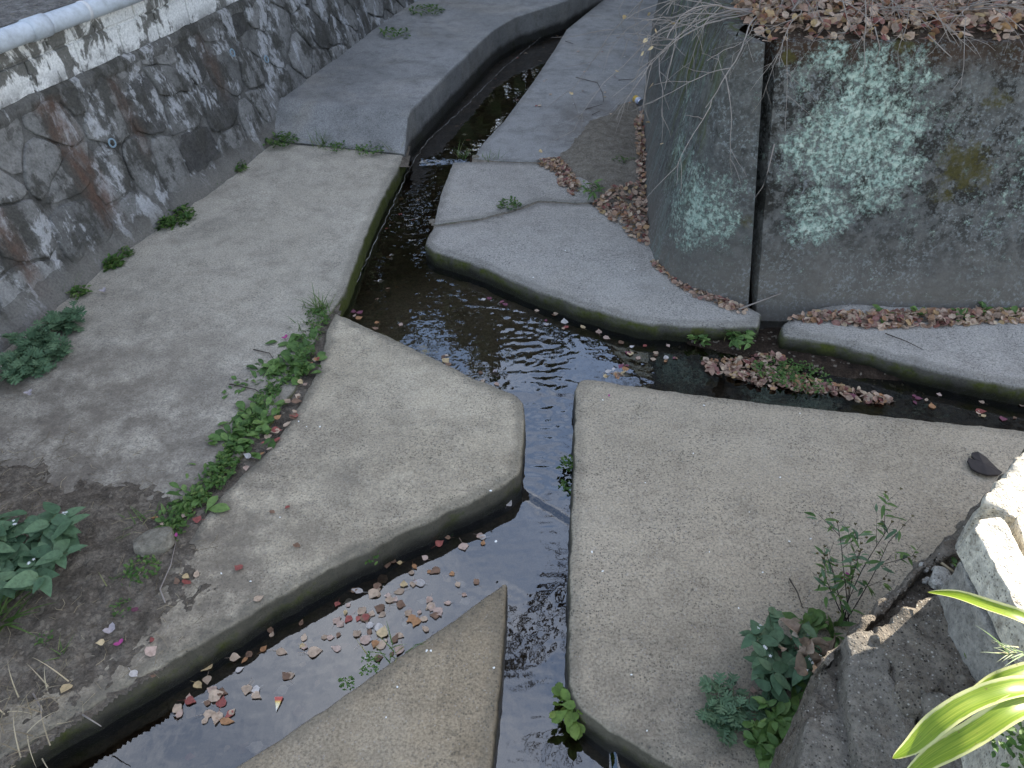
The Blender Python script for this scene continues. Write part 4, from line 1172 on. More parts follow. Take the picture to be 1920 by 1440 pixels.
q = MB(); q.tube(pipe_pts(max(0.2, s_a - 2.5), min(S_END, s_b + 4.0), 60), 0.057, 0.057, 20); q.build('pipe_run', M_PVC, pipe)
s_c = wall_s_for(62, 33, PZ, 0.09)
q = MB(); q.tube(pipe_pts(s_c - 0.07, s_c + 0.07, 4), 0.064, 0.064, 20); q.build('coupling', M_PVC, pipe)
for sc_ in (s_c + 0.10, s_c - 0.10):
    pass
s_d = wall_s_for(160, 8, PZ, 0.09)
for ss in (s_d, s_d - 2.0, s_d + 2.0):
    q = MB(); q.tube(pipe_pts(ss - 0.012, ss + 0.012, 2), 0.0605, 0.0605, 20); q.build('bracket', M_FRAME, pipe)

# ---- drink can on the far bank
n = NT('can_print')
oc = n.ocoord()
zz = n.sep(oc)[0]
M_CAN = n.end(n.bsdf(n.ramp(n.rng(zz, -0.06, 0.06), [(0.0, (0.55, 0.55, 0.6)), (0.06, (0.30, 0.34, 0.55)), (0.38, (0.62, 0.64, 0.70)), (0.5, (0.75, 0.72, 0.65)), (0.56, (0.62, 0.40, 0.08)), (0.93, (0.66, 0.44, 0.10)), (0.97, (0.6, 0.6, 0.62))]), 0.35, Metallic=0.3))
n = NT('can_metal'); M_CANM = n.end(n.bsdf((0.55, 0.56, 0.58), 0.35, Metallic=0.9))
can = thing('drink_can', 'crushed gold and silver drink can lying by the foot of the right wall', 'can', tuple(P(1196, 188, 0.033)))
def lathe(q, prof, nseg=24):
    b = len(q.v)
    for (x, rr) in prof:
        for k in range(nseg):
            a = 2 * math.pi * k / nseg; q.v.append((x, rr * math.cos(a), rr * math.sin(a)))
    for i in range(len(prof) - 1):
        for k in range(nseg): q.f.append((b + i * nseg + k, b + i * nseg + (k + 1) % nseg, b + (i + 1) * nseg + (k + 1) % nseg, b + (i + 1) * nseg + k))
q = MB(); lathe(q, [(-0.052, 0.033), (-0.02, 0.0325), (0.02, 0.033), (0.05, 0.033)]); q.build('can_body', M_CAN, can)
q = MB(); lathe(q, [(-0.052, 0.0330), (-0.058, 0.028), (-0.061, 0.0275), (-0.058, 0.025), (-0.058, 0.0005)]); q.build('can_lid', M_CANM, can)
q = MB(); lathe(q, [(0.05, 0.0330), (0.058, 0.027), (0.061, 0.024), (0.056, 0.0005)]); q.build('can_base', M_CANM, can)
can.rotation_euler = (0.3, 0, R(112))
# ================================================================== LEAVES AND PLANTS
def leaf_col_mat(name, stops, src, rough=0.75, trans=0.2):
    n = NT(name)
    f = n.orand() if src == 'object' else n.island()
    col = n.ramp(f, stops)
    col = n.mix(1.0, col, n.ramp(n.noise(n.pos(), 60, 3, 0.6), [(0.3, (0.72, 0.70, 0.68)), (0.5, (1, 1, 1)), (0.7, (1.22, 1.2, 1.18))]), 'MULTIPLY')
    a = n.bsdf(col, rough, spec=0.3)
    t = n.new('ShaderNodeBsdfTranslucent'); n.put(t.inputs[0], col)
    mx = n.new('ShaderNodeMixShader'); mx.inputs[0].default_value = trans
    n.t.links.new(a, mx.inputs[1]); n.t.links.new(t.outputs[0], mx.inputs[2])
    return n.end(mx.outputs[0])
FALL_OLD = [(0.0, (0.30, 0.19, 0.13)), (0.12, (0.44, 0.31, 0.22)), (0.3, (0.56, 0.40, 0.29)), (0.42, (0.38, 0.16, 0.07)), (0.52, (0.50, 0.36, 0.16)), (0.62, (0.24, 0.06, 0.06)), (0.70, (0.46, 0.25, 0.20)), (0.80, (0.16, 0.045, 0.075)), (0.88, (0.52, 0.40, 0.31)), (1.0, (0.15, 0.095, 0.07))]
FALL = [(0.0, (0.20, 0.14, 0.10)), (0.16, (0.42, 0.30, 0.22)), (0.32, (0.50, 0.38, 0.29)), (0.40, (0.32, 0.16, 0.09)), (0.50, (0.42, 0.31, 0.16)), (0.58, (0.22, 0.08, 0.07)), (0.68, (0.42, 0.29, 0.21)), (0.78, (0.19, 0.075, 0.075)), (0.86, (0.50, 0.40, 0.28)), (0.95, (0.44, 0.33, 0.25)), (1.0, (0.13, 0.09, 0.07))]
PALE = [(0.0, (0.40, 0.27, 0.17)), (0.2, (0.55, 0.40, 0.24)), (0.4, (0.58, 0.45, 0.36)), (0.55, (0.42, 0.20, 0.10)), (0.7, (0.60, 0.44, 0.19)), (0.82, (0.30, 0.11, 0.10)), (0.92, (0.46, 0.40, 0.36)), (1.0, (0.22, 0.15, 0.12))]
WETL = [(0.0, (0.12, 0.06, 0.035)), (0.3, (0.20, 0.10, 0.06)), (0.5, (0.30, 0.19, 0.13)), (0.7, (0.16, 0.05, 0.04)), (0.85, (0.32, 0.24, 0.18)), (1.0, (0.09, 0.055, 0.04))]
M_FALL = leaf_col_mat('fallen_leaf', FALL, 'object'); M_FALLI = leaf_col_mat('leaf_litter', FALL, 'island')
M_PALE = leaf_col_mat('pale_fallen_leaf', PALE, 'object'); M_WETL = leaf_col_mat('sunken_leaf', WETL, 'object', 0.5, 0.05)
def g3(a, b, c): return [(0.0, a), (0.5, b), (1.0, c)]
M_GRN = leaf_col_mat('fresh_leaf', g3((0.055, 0.11, 0.028), (0.095, 0.175, 0.045), (0.15, 0.235, 0.065)), 'object', 0.5, 0.25)
M_BLU = leaf_col_mat('bluish_leaf', g3((0.062, 0.118, 0.062), (0.092, 0.160, 0.085), (0.125, 0.200, 0.105)), 'object', 0.55, 0.2)
M_LIM = leaf_col_mat('lime_leaf', g3((0.09, 0.15, 0.03), (0.14, 0.22, 0.045), (0.20, 0.27, 0.06)), 'object', 0.5, 0.3)
M_GRNI = leaf_col_mat('small_foliage', g3((0.035, 0.08, 0.018), (0.07, 0.14, 0.03), (0.13, 0.19, 0.05)), 'island', 0.55, 0.25)
M_GRS = leaf_col_mat('grass_blade', [(0.0, (0.05, 0.10, 0.02)), (0.5, (0.085, 0.15, 0.035)), (0.85, (0.14, 0.18, 0.06)), (1.0, (0.28, 0.24, 0.12))], 'island', 0.55, 0.25)
M_DRY = leaf_col_mat('dry_leaf', g3((0.16, 0.115, 0.08), (0.27, 0.20, 0.145), (0.36, 0.29, 0.22)), 'object', 0.85, 0.15)
M_STEM = leaf_col_mat('plant_stem', g3((0.045, 0.05, 0.025), (0.07, 0.075, 0.03), (0.09, 0.10, 0.04)), 'object', 0.6, 0.0)
M_STEMD = leaf_col_mat('dark_stem', g3((0.025, 0.018, 0.015), (0.04, 0.026, 0.022), (0.05, 0.035, 0.026)), 'object', 0.6, 0.0)
n = NT('white_petal'); M_WHT = n.end(n.bsdf((0.78, 0.78, 0.76), 0.7))
n = NT('magenta_petal'); M_MAG = n.end(n.bsdf((0.30, 0.05, 0.17), 0.7))

# -- fallen leaf shapes: rounded blade with a short tip, gently curled
def fallen_mesh(name, mat, seed):
    r = random.Random(seed)
    asp = r.uniform(0.62, 1.0); fold = r.uniform(-0.05, 0.22); curl = r.uniform(-0.12, 0.25); tipl = r.uniform(1.1, 1.7)
    v, f = [], []
    rows = 6
    for i in range(rows + 1):
        t = i / rows
        y = -0.5 + t
        w = 0.5 * asp * (0.0, 0.78, 1.0, 0.96, 0.74, 0.36, 0.0)[i] * r.uniform(0.9, 1.08)
        yy = y if t < 0.8 else 0.3 + (y - 0.3) * tipl
        zc = curl * (t - 0.4) ** 2 * 1.2
        for sgn in (-1, 0, 1):
            k = r.uniform(0.88, 1.1)
            v.append((sgn * w * k, yy + r.uniform(-0.02, 0.02), zc + (abs(sgn) * w * fold) + r.uniform(-0.015, 0.015)))
    for i in range(rows):
        a = i * 3
        f += [(a, a + 1, a + 4, a + 3), (a + 1, a + 2, a + 5, a + 4)]
    if r.random() < 0.75:
        b = len(v); bend = r.uniform(-0.2, 0.2); L = r.uniform(0.3, 0.7)
        v += [(-0.014, -0.48, 0.02), (0.014, -0.48, 0.02), (bend + 0.01, -0.5 - L, 0.06), (bend - 0.01, -0.5 - L, 0.06)]; f.append((b, b + 1, b + 2, b + 3))
    zmin = min(p[2] for p in v)
    return mesh(name, [(x, y, z - zmin * 0.7) for x, y, z in v], f, mat, True)
LEAFC = {'tan': ((0.34, 0.25, 0.18), (0.50, 0.38, 0.28)), 'pink': ((0.48, 0.36, 0.30), (0.40, 0.28, 0.22)), 'yellow': ((0.46, 0.34, 0.18), (0.54, 0.42, 0.25)), 'orange': ((0.32, 0.16, 0.075), (0.40, 0.22, 0.11)), 'red': ((0.24, 0.07, 0.06), (0.34, 0.11, 0.09)), 'purple': ((0.15, 0.05, 0.08), (0.22, 0.08, 0.11)), 'pale grey': ((0.42, 0.39, 0.37), (0.52, 0.48, 0.45)), 'brown': ((0.15, 0.09, 0.06), (0.24, 0.15, 0.10)), 'dark': ((0.07, 0.045, 0.035), (0.13, 0.08, 0.06))}
KINDS = {'fall': 'tan tan pink pink yellow orange red purple pale_grey brown brown'.split(), 'pale': 'tan tan tan pink yellow brown orange pale_grey red pink brown'.split(), 'wet': 'brown brown dark red tan brown pale_grey dark'.split()}
FM = {}
for i, (k, (c1, c2)) in enumerate(LEAFC.items()):
    m_ = leaf_col_mat(k.replace(' ', '_') + '_fallen_leaf', [(0.0, c1), (1.0, c2)], 'object', 0.7, 0.15)
    FM[k] = [fallen_mesh('fallen_leaf', m_, s + 10 * i) for s in range(8)]
LEAVES = {}
def surf(x, y, water=None):
    return 0.0
def leaf_at(p, size, kind, r, label, group, tilt=0.12, name='fallen_leaf'):
    c = r.choice(KINDS[kind]).replace('_', ' ')
    o = obj(name, r.choice(FM[c]))
    o.location = p
    o.rotation_euler = (r.gauss(0, tilt), r.gauss(0, tilt), r.uniform(0, 6.28))
    s = size * r.uniform(0.55, 1.22)
    o.scale = (s, s * r.uniform(0.85, 1.1), s)
    LEAVES.setdefault((group, label, c), []).append(o)
    return tag(o, None, 'leaf', group)
def in_slabs(x, y, m=0.0): return any(inside(x, y, s) for s in SL_POLYS)
SL_POLYS = [[(p.x, p.y) for p in q] for q in (pA, pB, pC, pD, pE1, pE2, pF, pR)]
def scatter_water(pix, n_, size, kind, seed, label, group, sink=0.0):
    r = random.Random(seed)
    poly = [(x, y) for x, y in pix]
    k = tries = 0
    while k < n_ and tries < n_ * 30:
        tries += 1
        a, b = rand_in(poly, r)
        q = P(a, b, -0.15); q = P(a, b, level(q.x, q.y)); q = P(a, b, level(q.x, q.y)); z = level(q.x, q.y)
        if in_slabs(q.x, q.y): continue
        leaf_at((q.x, q.y, z + 0.004 - sink * r.uniform(0.5, 1.0)), size, kind, r, label, group, 0.05)
        k += 1
def scatter_dry(pix, n_, size, kind, seed, label, group, zf=None, tilt=0.2):
    r = random.Random(seed)
    for _ in range(n_):
        a, b = rand_in(pix, r)
        q = P(a, b, 0.0)
        z = zf(q.x, q.y) if zf else 0.0
        leaf_at((q.x, q.y, max(z, 0.0) + 0.007), size, kind, r, label, group, tilt)
L1 = [(280, 1350), (310, 1290), (480, 1185), (640, 1098), (760, 1040), (850, 992), (960, 928), (965, 975), (880, 1050), (790, 1105), (680, 1165), (600, 1230), (520, 1290), (420, 1350)]
scatter_water(L1, 52, 0.043, 'pale', 1, 'along the lower pool edge', 'leaves along the lower pool edge')
L2 = [(620, 1130), (720, 1080), (820, 1070), (905, 1085), (870, 1130), (800, 1180), (730, 1235), (660, 1250), (600, 1190)]
scatter_water(L2, 50, 0.042, 'pale', 2, 'afloat amid the lower left pool', 'leaves floating in the lower pool')
scatter_water(L2, 34, 0.05, 'wet', 3, 'sunk amid the lower left pool', 'leaves sunk in the lower pool', 0.022)
scatter_water([(330, 1330), (600, 1190), (640, 1280), (480, 1400), (330, 1420)], 16, 0.048, 'wet', 4, 'sunk under the mirrored sky', 'sunken leaves under the sky reflection', 0.03)
for (x, y) in ((388, 1318), (385, 1350), (425, 1352), (590, 1222), (528, 1222), (570, 1195), (405, 1305), (620, 1195), (693, 1172), (741, 1123), (718, 1185), (697, 1150), (716, 1208)):
    r = random.Random(x); q = P(x, y, LOWER + 0.004)
    leaf_at(q, 0.052, 'pale', r, 'flat on the mirrored sky', 'leaves on the mirrored sky', 0.04)
scatter_water([(650, 590), (720, 560), (790, 640), (870, 680), (970, 725), (960, 740), (870, 715), (790, 690), (700, 630)], 20, 0.04, 'fall', 5, 'in the upper pool by the near slab', 'leaves by the near slab, upper pool')
scatter_water([(880, 545), (1000, 580), (1120, 605), (1260, 625), (1260, 690), (1150, 660), (1020, 610), (900, 570)], 26, 0.04, 'fall', 6, 'on water under the middle slab edge', 'leaves under the mossy edge')
scatter_water([(830, 250), (900, 170), (1040, 30), (1090, 10), (1030, 110), (960, 200), (880, 280)], 34, 0.05, 'wet', 7, 'in the dark far channel', 'leaves in the far channel', 0.012)
scatter_water([(700, 430), (780, 320), (830, 320), (800, 420), (740, 560), (670, 570)], 20, 0.045, 'wet', 8, 'in the narrow upper pool', 'leaves in the narrow upper pool', 0.01)
scatter_water([(1200, 660), (1320, 690), (1500, 730), (1900, 790), (1920, 760), (1700, 730), (1500, 715), (1330, 680), (1200, 640)], 32, 0.045, 'fall', 9, 'on the black right channel', 'leaves on the right channel')
scatter_dry([(590, 640), (612, 640), (590, 720), (560, 770), (520, 830), (470, 880), (440, 890), (480, 830), (530, 770), (560, 710)], 24, 0.042, 'pale', 10, 'in the weedy joint', 'leaves in the weedy joint')
scatter_dry([(300, 950), (400, 920), (420, 1000), (380, 1150), (300, 1290), (200, 1330), (120, 1300), (180, 1150)], 16, 0.045, 'fall', 11, 'on the lower left soil', 'leaves on the soil', soil_z)
scatter_dry([(1020, 120), (1180, 60), (1195, 230), (1100, 210), (1000, 220)], 20, 0.035, 'fall', 12, 'on the far right bank', 'leaf scraps on the far bank')
scatter_dry([(1130, 690), (1190, 680), (1195, 705), (1130, 712)], 16, 0.045, 'fall', 13, 'clumped at the big slab corner', 'leaves clumped at the slab corner', lambda x, y: -0.14, 0.4)
scatter_dry([(440, 870), (600, 900), (800, 1000), (500, 1140), (420, 1100)], 5, 0.04, 'pale', 15, 'on the bare near left slab', 'lone leaves on the near slab')
scatter_dry([(1400, 1220), (1500, 1160), (1560, 1260), (1440, 1400), (1380, 1330)], 12, 0.05, 'pale', 16, 'among weeds by the broken wall', 'leaves among the wall weeds')

# -- drifts too dense to count
def litter(name, label, pix, n_, size, seed, zf, hgt, mat=M_FALLI, world_poly=None, tilt=0.45):
    r = random.Random(seed)
    poly = world_poly or [(P(x, y, zf if isinstance(zf, float) else 0.0).x, P(x, y, zf if isinstance(zf, float) else 0.0).y) for x, y in pix]
    q = MB()
    for _ in range(n_):
        x, y = rand_in(poly, r)
        z = (zf if isinstance(zf, float) else zf(x, y)) + r.uniform(0, hgt) * min(1.0, 0.25 + edge_dist(x, y, poly) / 0.06)
        s = size * r.uniform(0.65, 1.2)
        M = Matrix.Translation((x, y, z + 0.006)) @ Matrix.Rotation(r.uniform(0, 6.28), 4, 'Z') @ Matrix.Rotation(r.gauss(0, tilt), 4, 'X') @ Matrix.Rotation(r.gauss(0, tilt), 4, 'Y') @ Matrix.Scale(s, 4)
        c = r.uniform(-0.25, 0.35)
        pts = [(0, -0.5, 0.05), (0.36, -0.30, 0.12 * c), (0.48, 0.05, 0.3 * c), (0.26, 0.40, 0.1 * c), (0.0, 0.66, -0.05), (-0.26, 0.40, 0.1 * c), (-0.48, 0.05, 0.3 * c), (-0.36, -0.30, 0.12 * c), (0, 0.05, -0.1 * c)]
        q.add([M @ Vector(p) for p in pts], [(8, i, (i + 1) % 8) for i in range(8)])
    return tag(q.build(name, mat, None, False), label, 'leaf litter', None, 'stuff')
litter('leaf_litter', 'red and tan leaves heaped against the foot of the rounded wall pier', [(1190, 230), (1207, 205), (1216, 300), (1222, 462), (1195, 455), (1150, 420), (1110, 385), (1140, 362), (1195, 350)], 900, 0.036, 1, lambda x, y: max(0.0, sand_z(x, y) if inside(x, y, sd) else 0.0), 0.05)
litter('leaf_litter', 'tan and red leaves drifted along the near rim of the sand', [(1008, 300), (1045, 298), (1068, 318), (1092, 352), (1075, 368), (1050, 350), (1040, 325), (1012, 312)], 330, 0.034, 2, lambda x, y: max(0.0, sand_z(x, y) if inside(x, y, sd) else 0.0), 0.025)
litter('leaf_litter', 'thin line of brown leaves along the foot of the rounded pier', [(1218, 488), (1240, 496), (1310, 540), (1400, 578), (1396, 592), (1300, 556), (1225, 503)], 230, 0.034, 3, 0.0, 0.02)
litter('leaf_litter', 'band of orange and tan leaves lying behind the right ledge slab', [(1475, 600), (1520, 588), (1700, 585), (1920, 580), (2050, 585), (2050, 606), (1920, 606), (1780, 612), (1640, 618), (1540, 606)], 900, 0.042, 4, 0.0, 0.03)
litter('leaf_litter', 'heap of tan and pink leaves on the mud of the right channel', [(1322, 645), (1400, 640), (1465, 640), (1500, 668), (1560, 688), (1640, 702), (1700, 722), (1660, 730), (1560, 706), (1460, 702), (1390, 684), (1330, 668)], 520, 0.036, 5, lambda x, y: max(-0.125, bank_z(x, y)), 0.014)
tl = [(1.36, 4.46), (1.42, 4.41), (1.6, 4.43), (3.3, 4.41), (3.9, 5.6), (3.2, 6.4), (1.6, 6.2), (1.42, 5.4), (1.33, 4.9)]
litter('leaf_litter', 'thick carpet of pink, red and brown leaves on the terrace above the lichen wall', None, 5200, 0.050, 6, terr_z, 0.045, world_poly=tl, tilt=0.55)
# straw and rootlets on the soil
r = random.Random(8)
q = MB()
for _ in range(420):
    x, y = rand_in([(p.x, p.y) for p in sl], r)
    if not (-2.6 < x < -0.7 and y > 1.1): continue
    z = max(0.001, soil_z(x, y)) + 0.004
    a, L = r.uniform(0, 6.28), r.uniform(0.02, 0.10)
    p = Vector((x, y, z)); d = Vector((math.cos(a), math.sin(a), 0)) * L
    k = Vector((-d.y, d.x, 0)) * r.uniform(-0.3, 0.3)
    q.tube([p, p + d * 0.5 + k + Vector((0, 0, 0.004)), p + d], r.uniform(0.0008, 0.0018), 0.0007, 3, cap=False)
tag(q.build('straw', M_STRAW), 'dry straw and rootlets strewn over the lower left soil', 'straw', None, 'stuff')

# -- plant leaf shapes (unit length along +Y)
def blade_mesh(name, mat, wf, nseg=6, width=0.5, fold=0.15, droop=0.25, wav=0.0, jag=None):
    v, f = [], []
    for i in range(nseg + 1):
        t = i / nseg
        w = wf(t) * width * 0.5
        if jag: w *= jag[i % len(jag)]
        z = -droop * t * t + wav * math.sin(t * 9)
        v += [(-w, t, z + fold * w), (0, t, z), (w, t, z + fold * w)]
    for i in range(nseg):
        a = i * 3
        f += [(a, a + 1, a + 4, a + 3), (a + 1, a + 2, a + 5, a + 4)]
    return mesh(name, v, f, mat, True)
ovate = lambda t: (math.sin(math.pi * min(1, t * 0.97 + 0.03) ** 0.72) ** 0.8) * (1 - 0.15 * t)
spat = lambda t: (0.16 + 0.95 * sst(0.15, 0.62, t)) * (1 if t < 0.72 else math.sqrt(max(0.0, 1 - ((t - 0.72) / 0.28) ** 2)))
lance = lambda t: math.sin(math.pi * t ** 0.8) if 0 < t < 1 else 0.02
def lobed_mesh(name, mat):
    v, f = [], []
    out = []
    for i, (t, w) in enumerate(((0.0, 0.02), (0.28, 0.03), (0.30, 0.30), (0.40, 0.34), (0.40, 0.07), (0.50, 0.07), (0.54, 0.40), (0.66, 0.42), (0.62, 0.09), (0.72, 0.08), (0.78, 0.28), (0.88, 0.26), (0.86, 0.08), (1.0, 0.0))):
        out.append((t, w))
    tip = {2: 0.14, 3: 0.2, 6: 0.14, 7: 0.2, 10: 0.12, 11: 0.14}
    for i, (t, w) in enumerate(out): v += [(-w, t + tip.get(i, 0), 0.12 * w - 0.2 * t * t), (0, t, -0.2 * t * t), (w, t + tip.get(i, 0), 0.12 * w - 0.2 * t * t)]
    for i in range(len(out) - 1):
        a = i * 3; f += [(a, a + 1, a + 4, a + 3), (a + 1, a + 2, a + 5, a + 4)]
    return mesh(name, v, f, mat, False)
LM = {
 'ovate_b': [blade_mesh('leaf', M_BLU, ovate, 6, 0.62, 0.2, d, 0.01) for d in (0.1, 0.25, 0.4)],
 'ovate_g': [blade_mesh('leaf', M_GRN, ovate, 6, 0.58, 0.25, d, 0.01) for d in (0.1, 0.3, 0.45)],
 'spat_g': [blade_mesh('leaf', M_GRN, spat, 7, 0.42, 0.3, d, 0.015) for d in (0.15, 0.35, 0.5)],
 'spat_l': [blade_mesh('leaf', M_LIM, spat, 7, 0.44, 0.3, d, 0.015) for d in (0.2, 0.4)],
 'lance_g': [blade_mesh('leaf', M_GRN, lance, 6, 0.26, 0.3, d) for d in (0.15, 0.35)],
 'lance_b': [blade_mesh('leaf', M_BLU, lance, 6, 0.26, 0.3, d) for d in (0.15, 0.35)],
 'lobed': [lobed_mesh('leaf', M_BLU), lobed_mesh('leaf', M_BLU)],
 'dry': [blade_mesh('leaf', M_DRY, ovate, 5, 0.7, 0.9, 0.5, 0.06), blade_mesh('leaf', M_DRY, ovate, 5, 0.6, -0.6, 0.3, 0.08)],
}
def put_leaf(parent, mesh_, p, az, el, L, r, roll=0.3):
    o = obj('leaf', mesh_, parent)
    o.matrix_local = Matrix.Translation(p) @ Matrix.Rotation(az, 4, 'Z') @ Matrix.Rotation(el, 4, 'X') @ Matrix.Rotation(r.gauss(0, roll), 4, 'Y') @ Matrix.Diagonal((L, L, L, 1))
    return o
GW = 'weeds growing in the joints'
def rosette(loc, n_, L, kind, seed, label, el=(0.15, 0.9), spread=0.02, group=None, name='weed', cat='weed'):
    r = random.Random(seed)
    t = thing(name, label, cat, loc, group)
    for k in range(n_):
        az = k * 2.4 + r.uniform(-0.4, 0.4)
        f_ = k / max(1, n_ - 1)
        put_leaf(t, r.choice(LM[kind]), Vector((r.gauss(0, spread), r.gauss(0, spread), r.uniform(0, 0.012))), az, el[0] + (el[1] - el[0]) * f_ + r.gauss(0, 0.1), L * r.uniform(0.7, 1.15) * (1 - 0.35 * f_), r)
    return t
def bush(loc, n_st, per, H, rad, L, kind, seed, label, stem=M_STEM, flowers=0, name='weed', cat='weed', group=None, r0=0.0025, lean=(0, 0), top=None):
    r = random.Random(seed)
    t = thing(name, label, cat, loc, group)
    for s_ in range(n_st):
        a = s_ * 2.4 + r.uniform(-0.5, 0.5); rr = rad * math.sqrt(r.uniform(0.08, 1.0))
        tip = Vector((math.cos(a) * rr + lean[0], math.sin(a) * rr + lean[1], H * r.uniform(0.55, 1.05)))
        b0 = Vector((r.gauss(0, 0.015), r.gauss(0, 0.015), -0.005))
        pts = [b0 + (tip - b0) * u + Vector((0, 0, 0.25 * H * math.sin(math.pi * u))) * 0.6 for u in (0, 0.25, 0.5, 0.75, 1.0)]
        q = MB(); q.tube(pts, r0, r0 * 0.5, 4, cap=False); q.build('stem', stem, t)
        for k in range(per):
            u = 0.3 + 0.7 * k / max(1, per - 1)
            i = min(3, int(u * 4)); p = pts[i].lerp(pts[i + 1], u * 4 - i)
            put_leaf(t, r.choice(LM[kind]), p, r.uniform(0, 6.28), r.uniform(-0.25, 0.5), L * r.uniform(0.65, 1.15), r)
        if s_ < flowers:
            fq = MB()
            for _ in range(3):
                c = pts[-1] + Vector((r.gauss(0, 0.012), r.gauss(0, 0.012), 0.018 + r.uniform(0, 0.015)))
                for k in range(5):
                    w = 2 * math.pi * k / 5
                    fq.add([c, c + Vector((math.cos(w - 0.4), math.sin(w - 0.4), 0.1)) * 0.004, c + Vector((math.cos(w), math.sin(w), 0.0)) * 0.0075, c + Vector((math.cos(w + 0.4), math.sin(w + 0.4), 0.1)) * 0.004], [(0, 1, 2, 3)])
            fq.build('flower', M_WHT, t, False)
    return t
def grass(loc, n_, L, seed, label, wid=0.0028, spread=0.03, arch=1.0, name='grass_tuft', lean=(0, 0), group=None, mat=M_GRS):
    r = random.Random(seed)
    q = MB()
    for _ in range(n_):
        a = r.uniform(0, 6.28); el = r.uniform(0.35, 1.2)
        d = Vector((math.cos(a) * math.cos(el) + lean[0], math.sin(a) * math.cos(el) + lean[1], math.sin(el))).normalized()
        p = Vector((r.gauss(0, spread), r.gauss(0, spread), -0.005)); ll = L * r.uniform(0.5, 1.15)
        side = d.cross(Vector((0, 0, 1))); side = side.normalized() if side.length > 0.01 else Vector((1, 0, 0))
        v = []
        for i in range(6):
            u = i / 5; w = wid * (1 - u ** 1.6) * r.uniform(0.9, 1.1)
            v += [p - side * w, p + side * w]
            p = p + d * (ll / 5); d = (d + Vector((0, 0, -0.20 * arch * (0.4 + u)))).normalized()
        q.add(v, [(2 * i, 2 * i + 1, 2 * i + 3, 2 * i + 2) for i in range(5)])
    o = q.build(name, mat, None, True); o.location = loc
    return tag(o, label, 'grass', group)
def mat_weed(loc, n_, rad, L, seed, label, h=0.03, group=None, name='ground_weed'):
    """low creeping weed of small leaves, one foliage mesh"""
    r = random.Random(seed); q = MB()
    for _ in range(n_):
        a, d = r.uniform(0, 6.28), rad * math.sqrt(r.random())
        M = Matrix.Translation((d * math.cos(a), d * math.sin(a), r.uniform(0.002, h) * (1 - 0.5 * d / rad))) @ Matrix.Rotation(r.uniform(0, 6.28), 4, 'Z') @ Matrix.Rotation(r.uniform(-0.2, 0.8), 4, 'X') @ Matrix.Scale(L * r.uniform(0.6, 1.2), 4)
        q.add([M @ Vector(p) for p in ((0, 0, 0), (0.26, 0.35, 0.06), (0.24, 0.72, 0.03), (0, 1, -0.1), (-0.24, 0.72, 0.03), (-0.26, 0.35, 0.06), (0, 0.5, -0.02))], [(6, i, (i + 1) % 6) for i in range(6)])
    o = q.build(name, M_GRNI, None, False); o.location = loc
    return tag(o, label, 'weed', group)

# joint between the left bank slabs, far end to near end
grass(P(598, 578), 60, 0.15, 1, 'tall grass tuft at the slab corner where the weedy joint meets the water', spread=0.035)
bush(P(600, 590, -0.02), 5, 6, 0.05, 0.05, 0.04, 'lance_g', 3, 'small leafy weed under the tall grass tuft at the slab corner')
rosette(P(588, 622, -0.01), 16, 0.07, 'lance_g', 4, 'narrow-leaved weed second from the water in the left joint', spread=0.03)
grass(P(572, 618), 22, 0.10, 5, 'short grass tuft left of the narrow-leaved weed in the joint')
JW = [(562, 650, 'ovate_g', 14, 0.075), (548, 680, 'spat_g', 16, 0.085), (575, 690, 'spat_g', 12, 0.085), (512, 692, 'spat_g', 13, 0.085), (492, 712, 'lance_g', 10, 0.06), (452, 728, 'spat_g', 8, 0.05), (487, 768, 'spat_g', 13, 0.07), (468, 790, 'spat_g', 15, 0.08), (448, 812, 'spat_g', 15, 0.085), (476, 812, 'spat_g', 12, 0.08), (434, 832, 'spat_g', 12, 0.075), (426, 856, 'spat_g', 10, 0.06), (400, 880, 'lance_g', 7, 0.05), (356, 925, 'spat_g', 8, 0.07), (376, 942, 'spat_g', 5, 0.09), (330, 958, 'lance_g', 9, 0.07), (318, 985, 'spat_g', 6, 0.05)]
JT = ['broad pointed weed nearest the magenta petal in the left joint', 'bushy weed at the widest green stretch of the left joint', 'weed on the slab side of the widest green stretch of the joint', 'spreading weed left of the widest green stretch of the joint', 'small narrow weed below the widest green stretch of the joint', 'tiny isolated weed left of the bare gap in the joint', 'topmost weed of the lower green stretch below the bare gap', 'second weed down the lower green stretch of the joint', 'large rosette in the middle of the lower green stretch', 'rosette on the slab side of the lower green stretch', 'fifth weed down the lower green stretch of the joint', 'small bright weed at the bottom of the lower green stretch', 'sparse reddish-leaf gap weed below the lower green stretch', 'loose weed left above the two large round leaves', 'weed with two large round leaves near the soil', 'grassy-leaved weed at the rim of the soil', 'small weed just above the half-buried stone']
for k, ((x, y, kd, n_, L), lb) in enumerate(zip(JW, JT)): rosette(P(x, y, -0.008), int(n_ * 1.5), L * 1.3, kd, 30 + k, lb, spread=0.045, group=GW)
r = random.Random(404)
JL = [(598, 600), (586, 640), (572, 668), (556, 700), (530, 715), (505, 735), (500, 752), (482, 782), (462, 812), (446, 842), (430, 872), (410, 892), (392, 908), (368, 935), (350, 955), (336, 972), (322, 1000)]
JN = 'first second third fourth fifth sixth seventh eighth ninth tenth eleventh twelfth thirteenth fourteenth fifteenth sixteenth seventeenth'.split()
for k, (x, y) in enumerate(JL):
    mat_weed(P(x + r.uniform(-6, 6), y, -0.01), r.randint(45, 110), r.uniform(0.05, 0.085), r.uniform(0.02, 0.034), 420 + k, JN[k] + ' low leafy sprout patch down the weedy joint from the water', r.uniform(0.03, 0.06), group=GW)
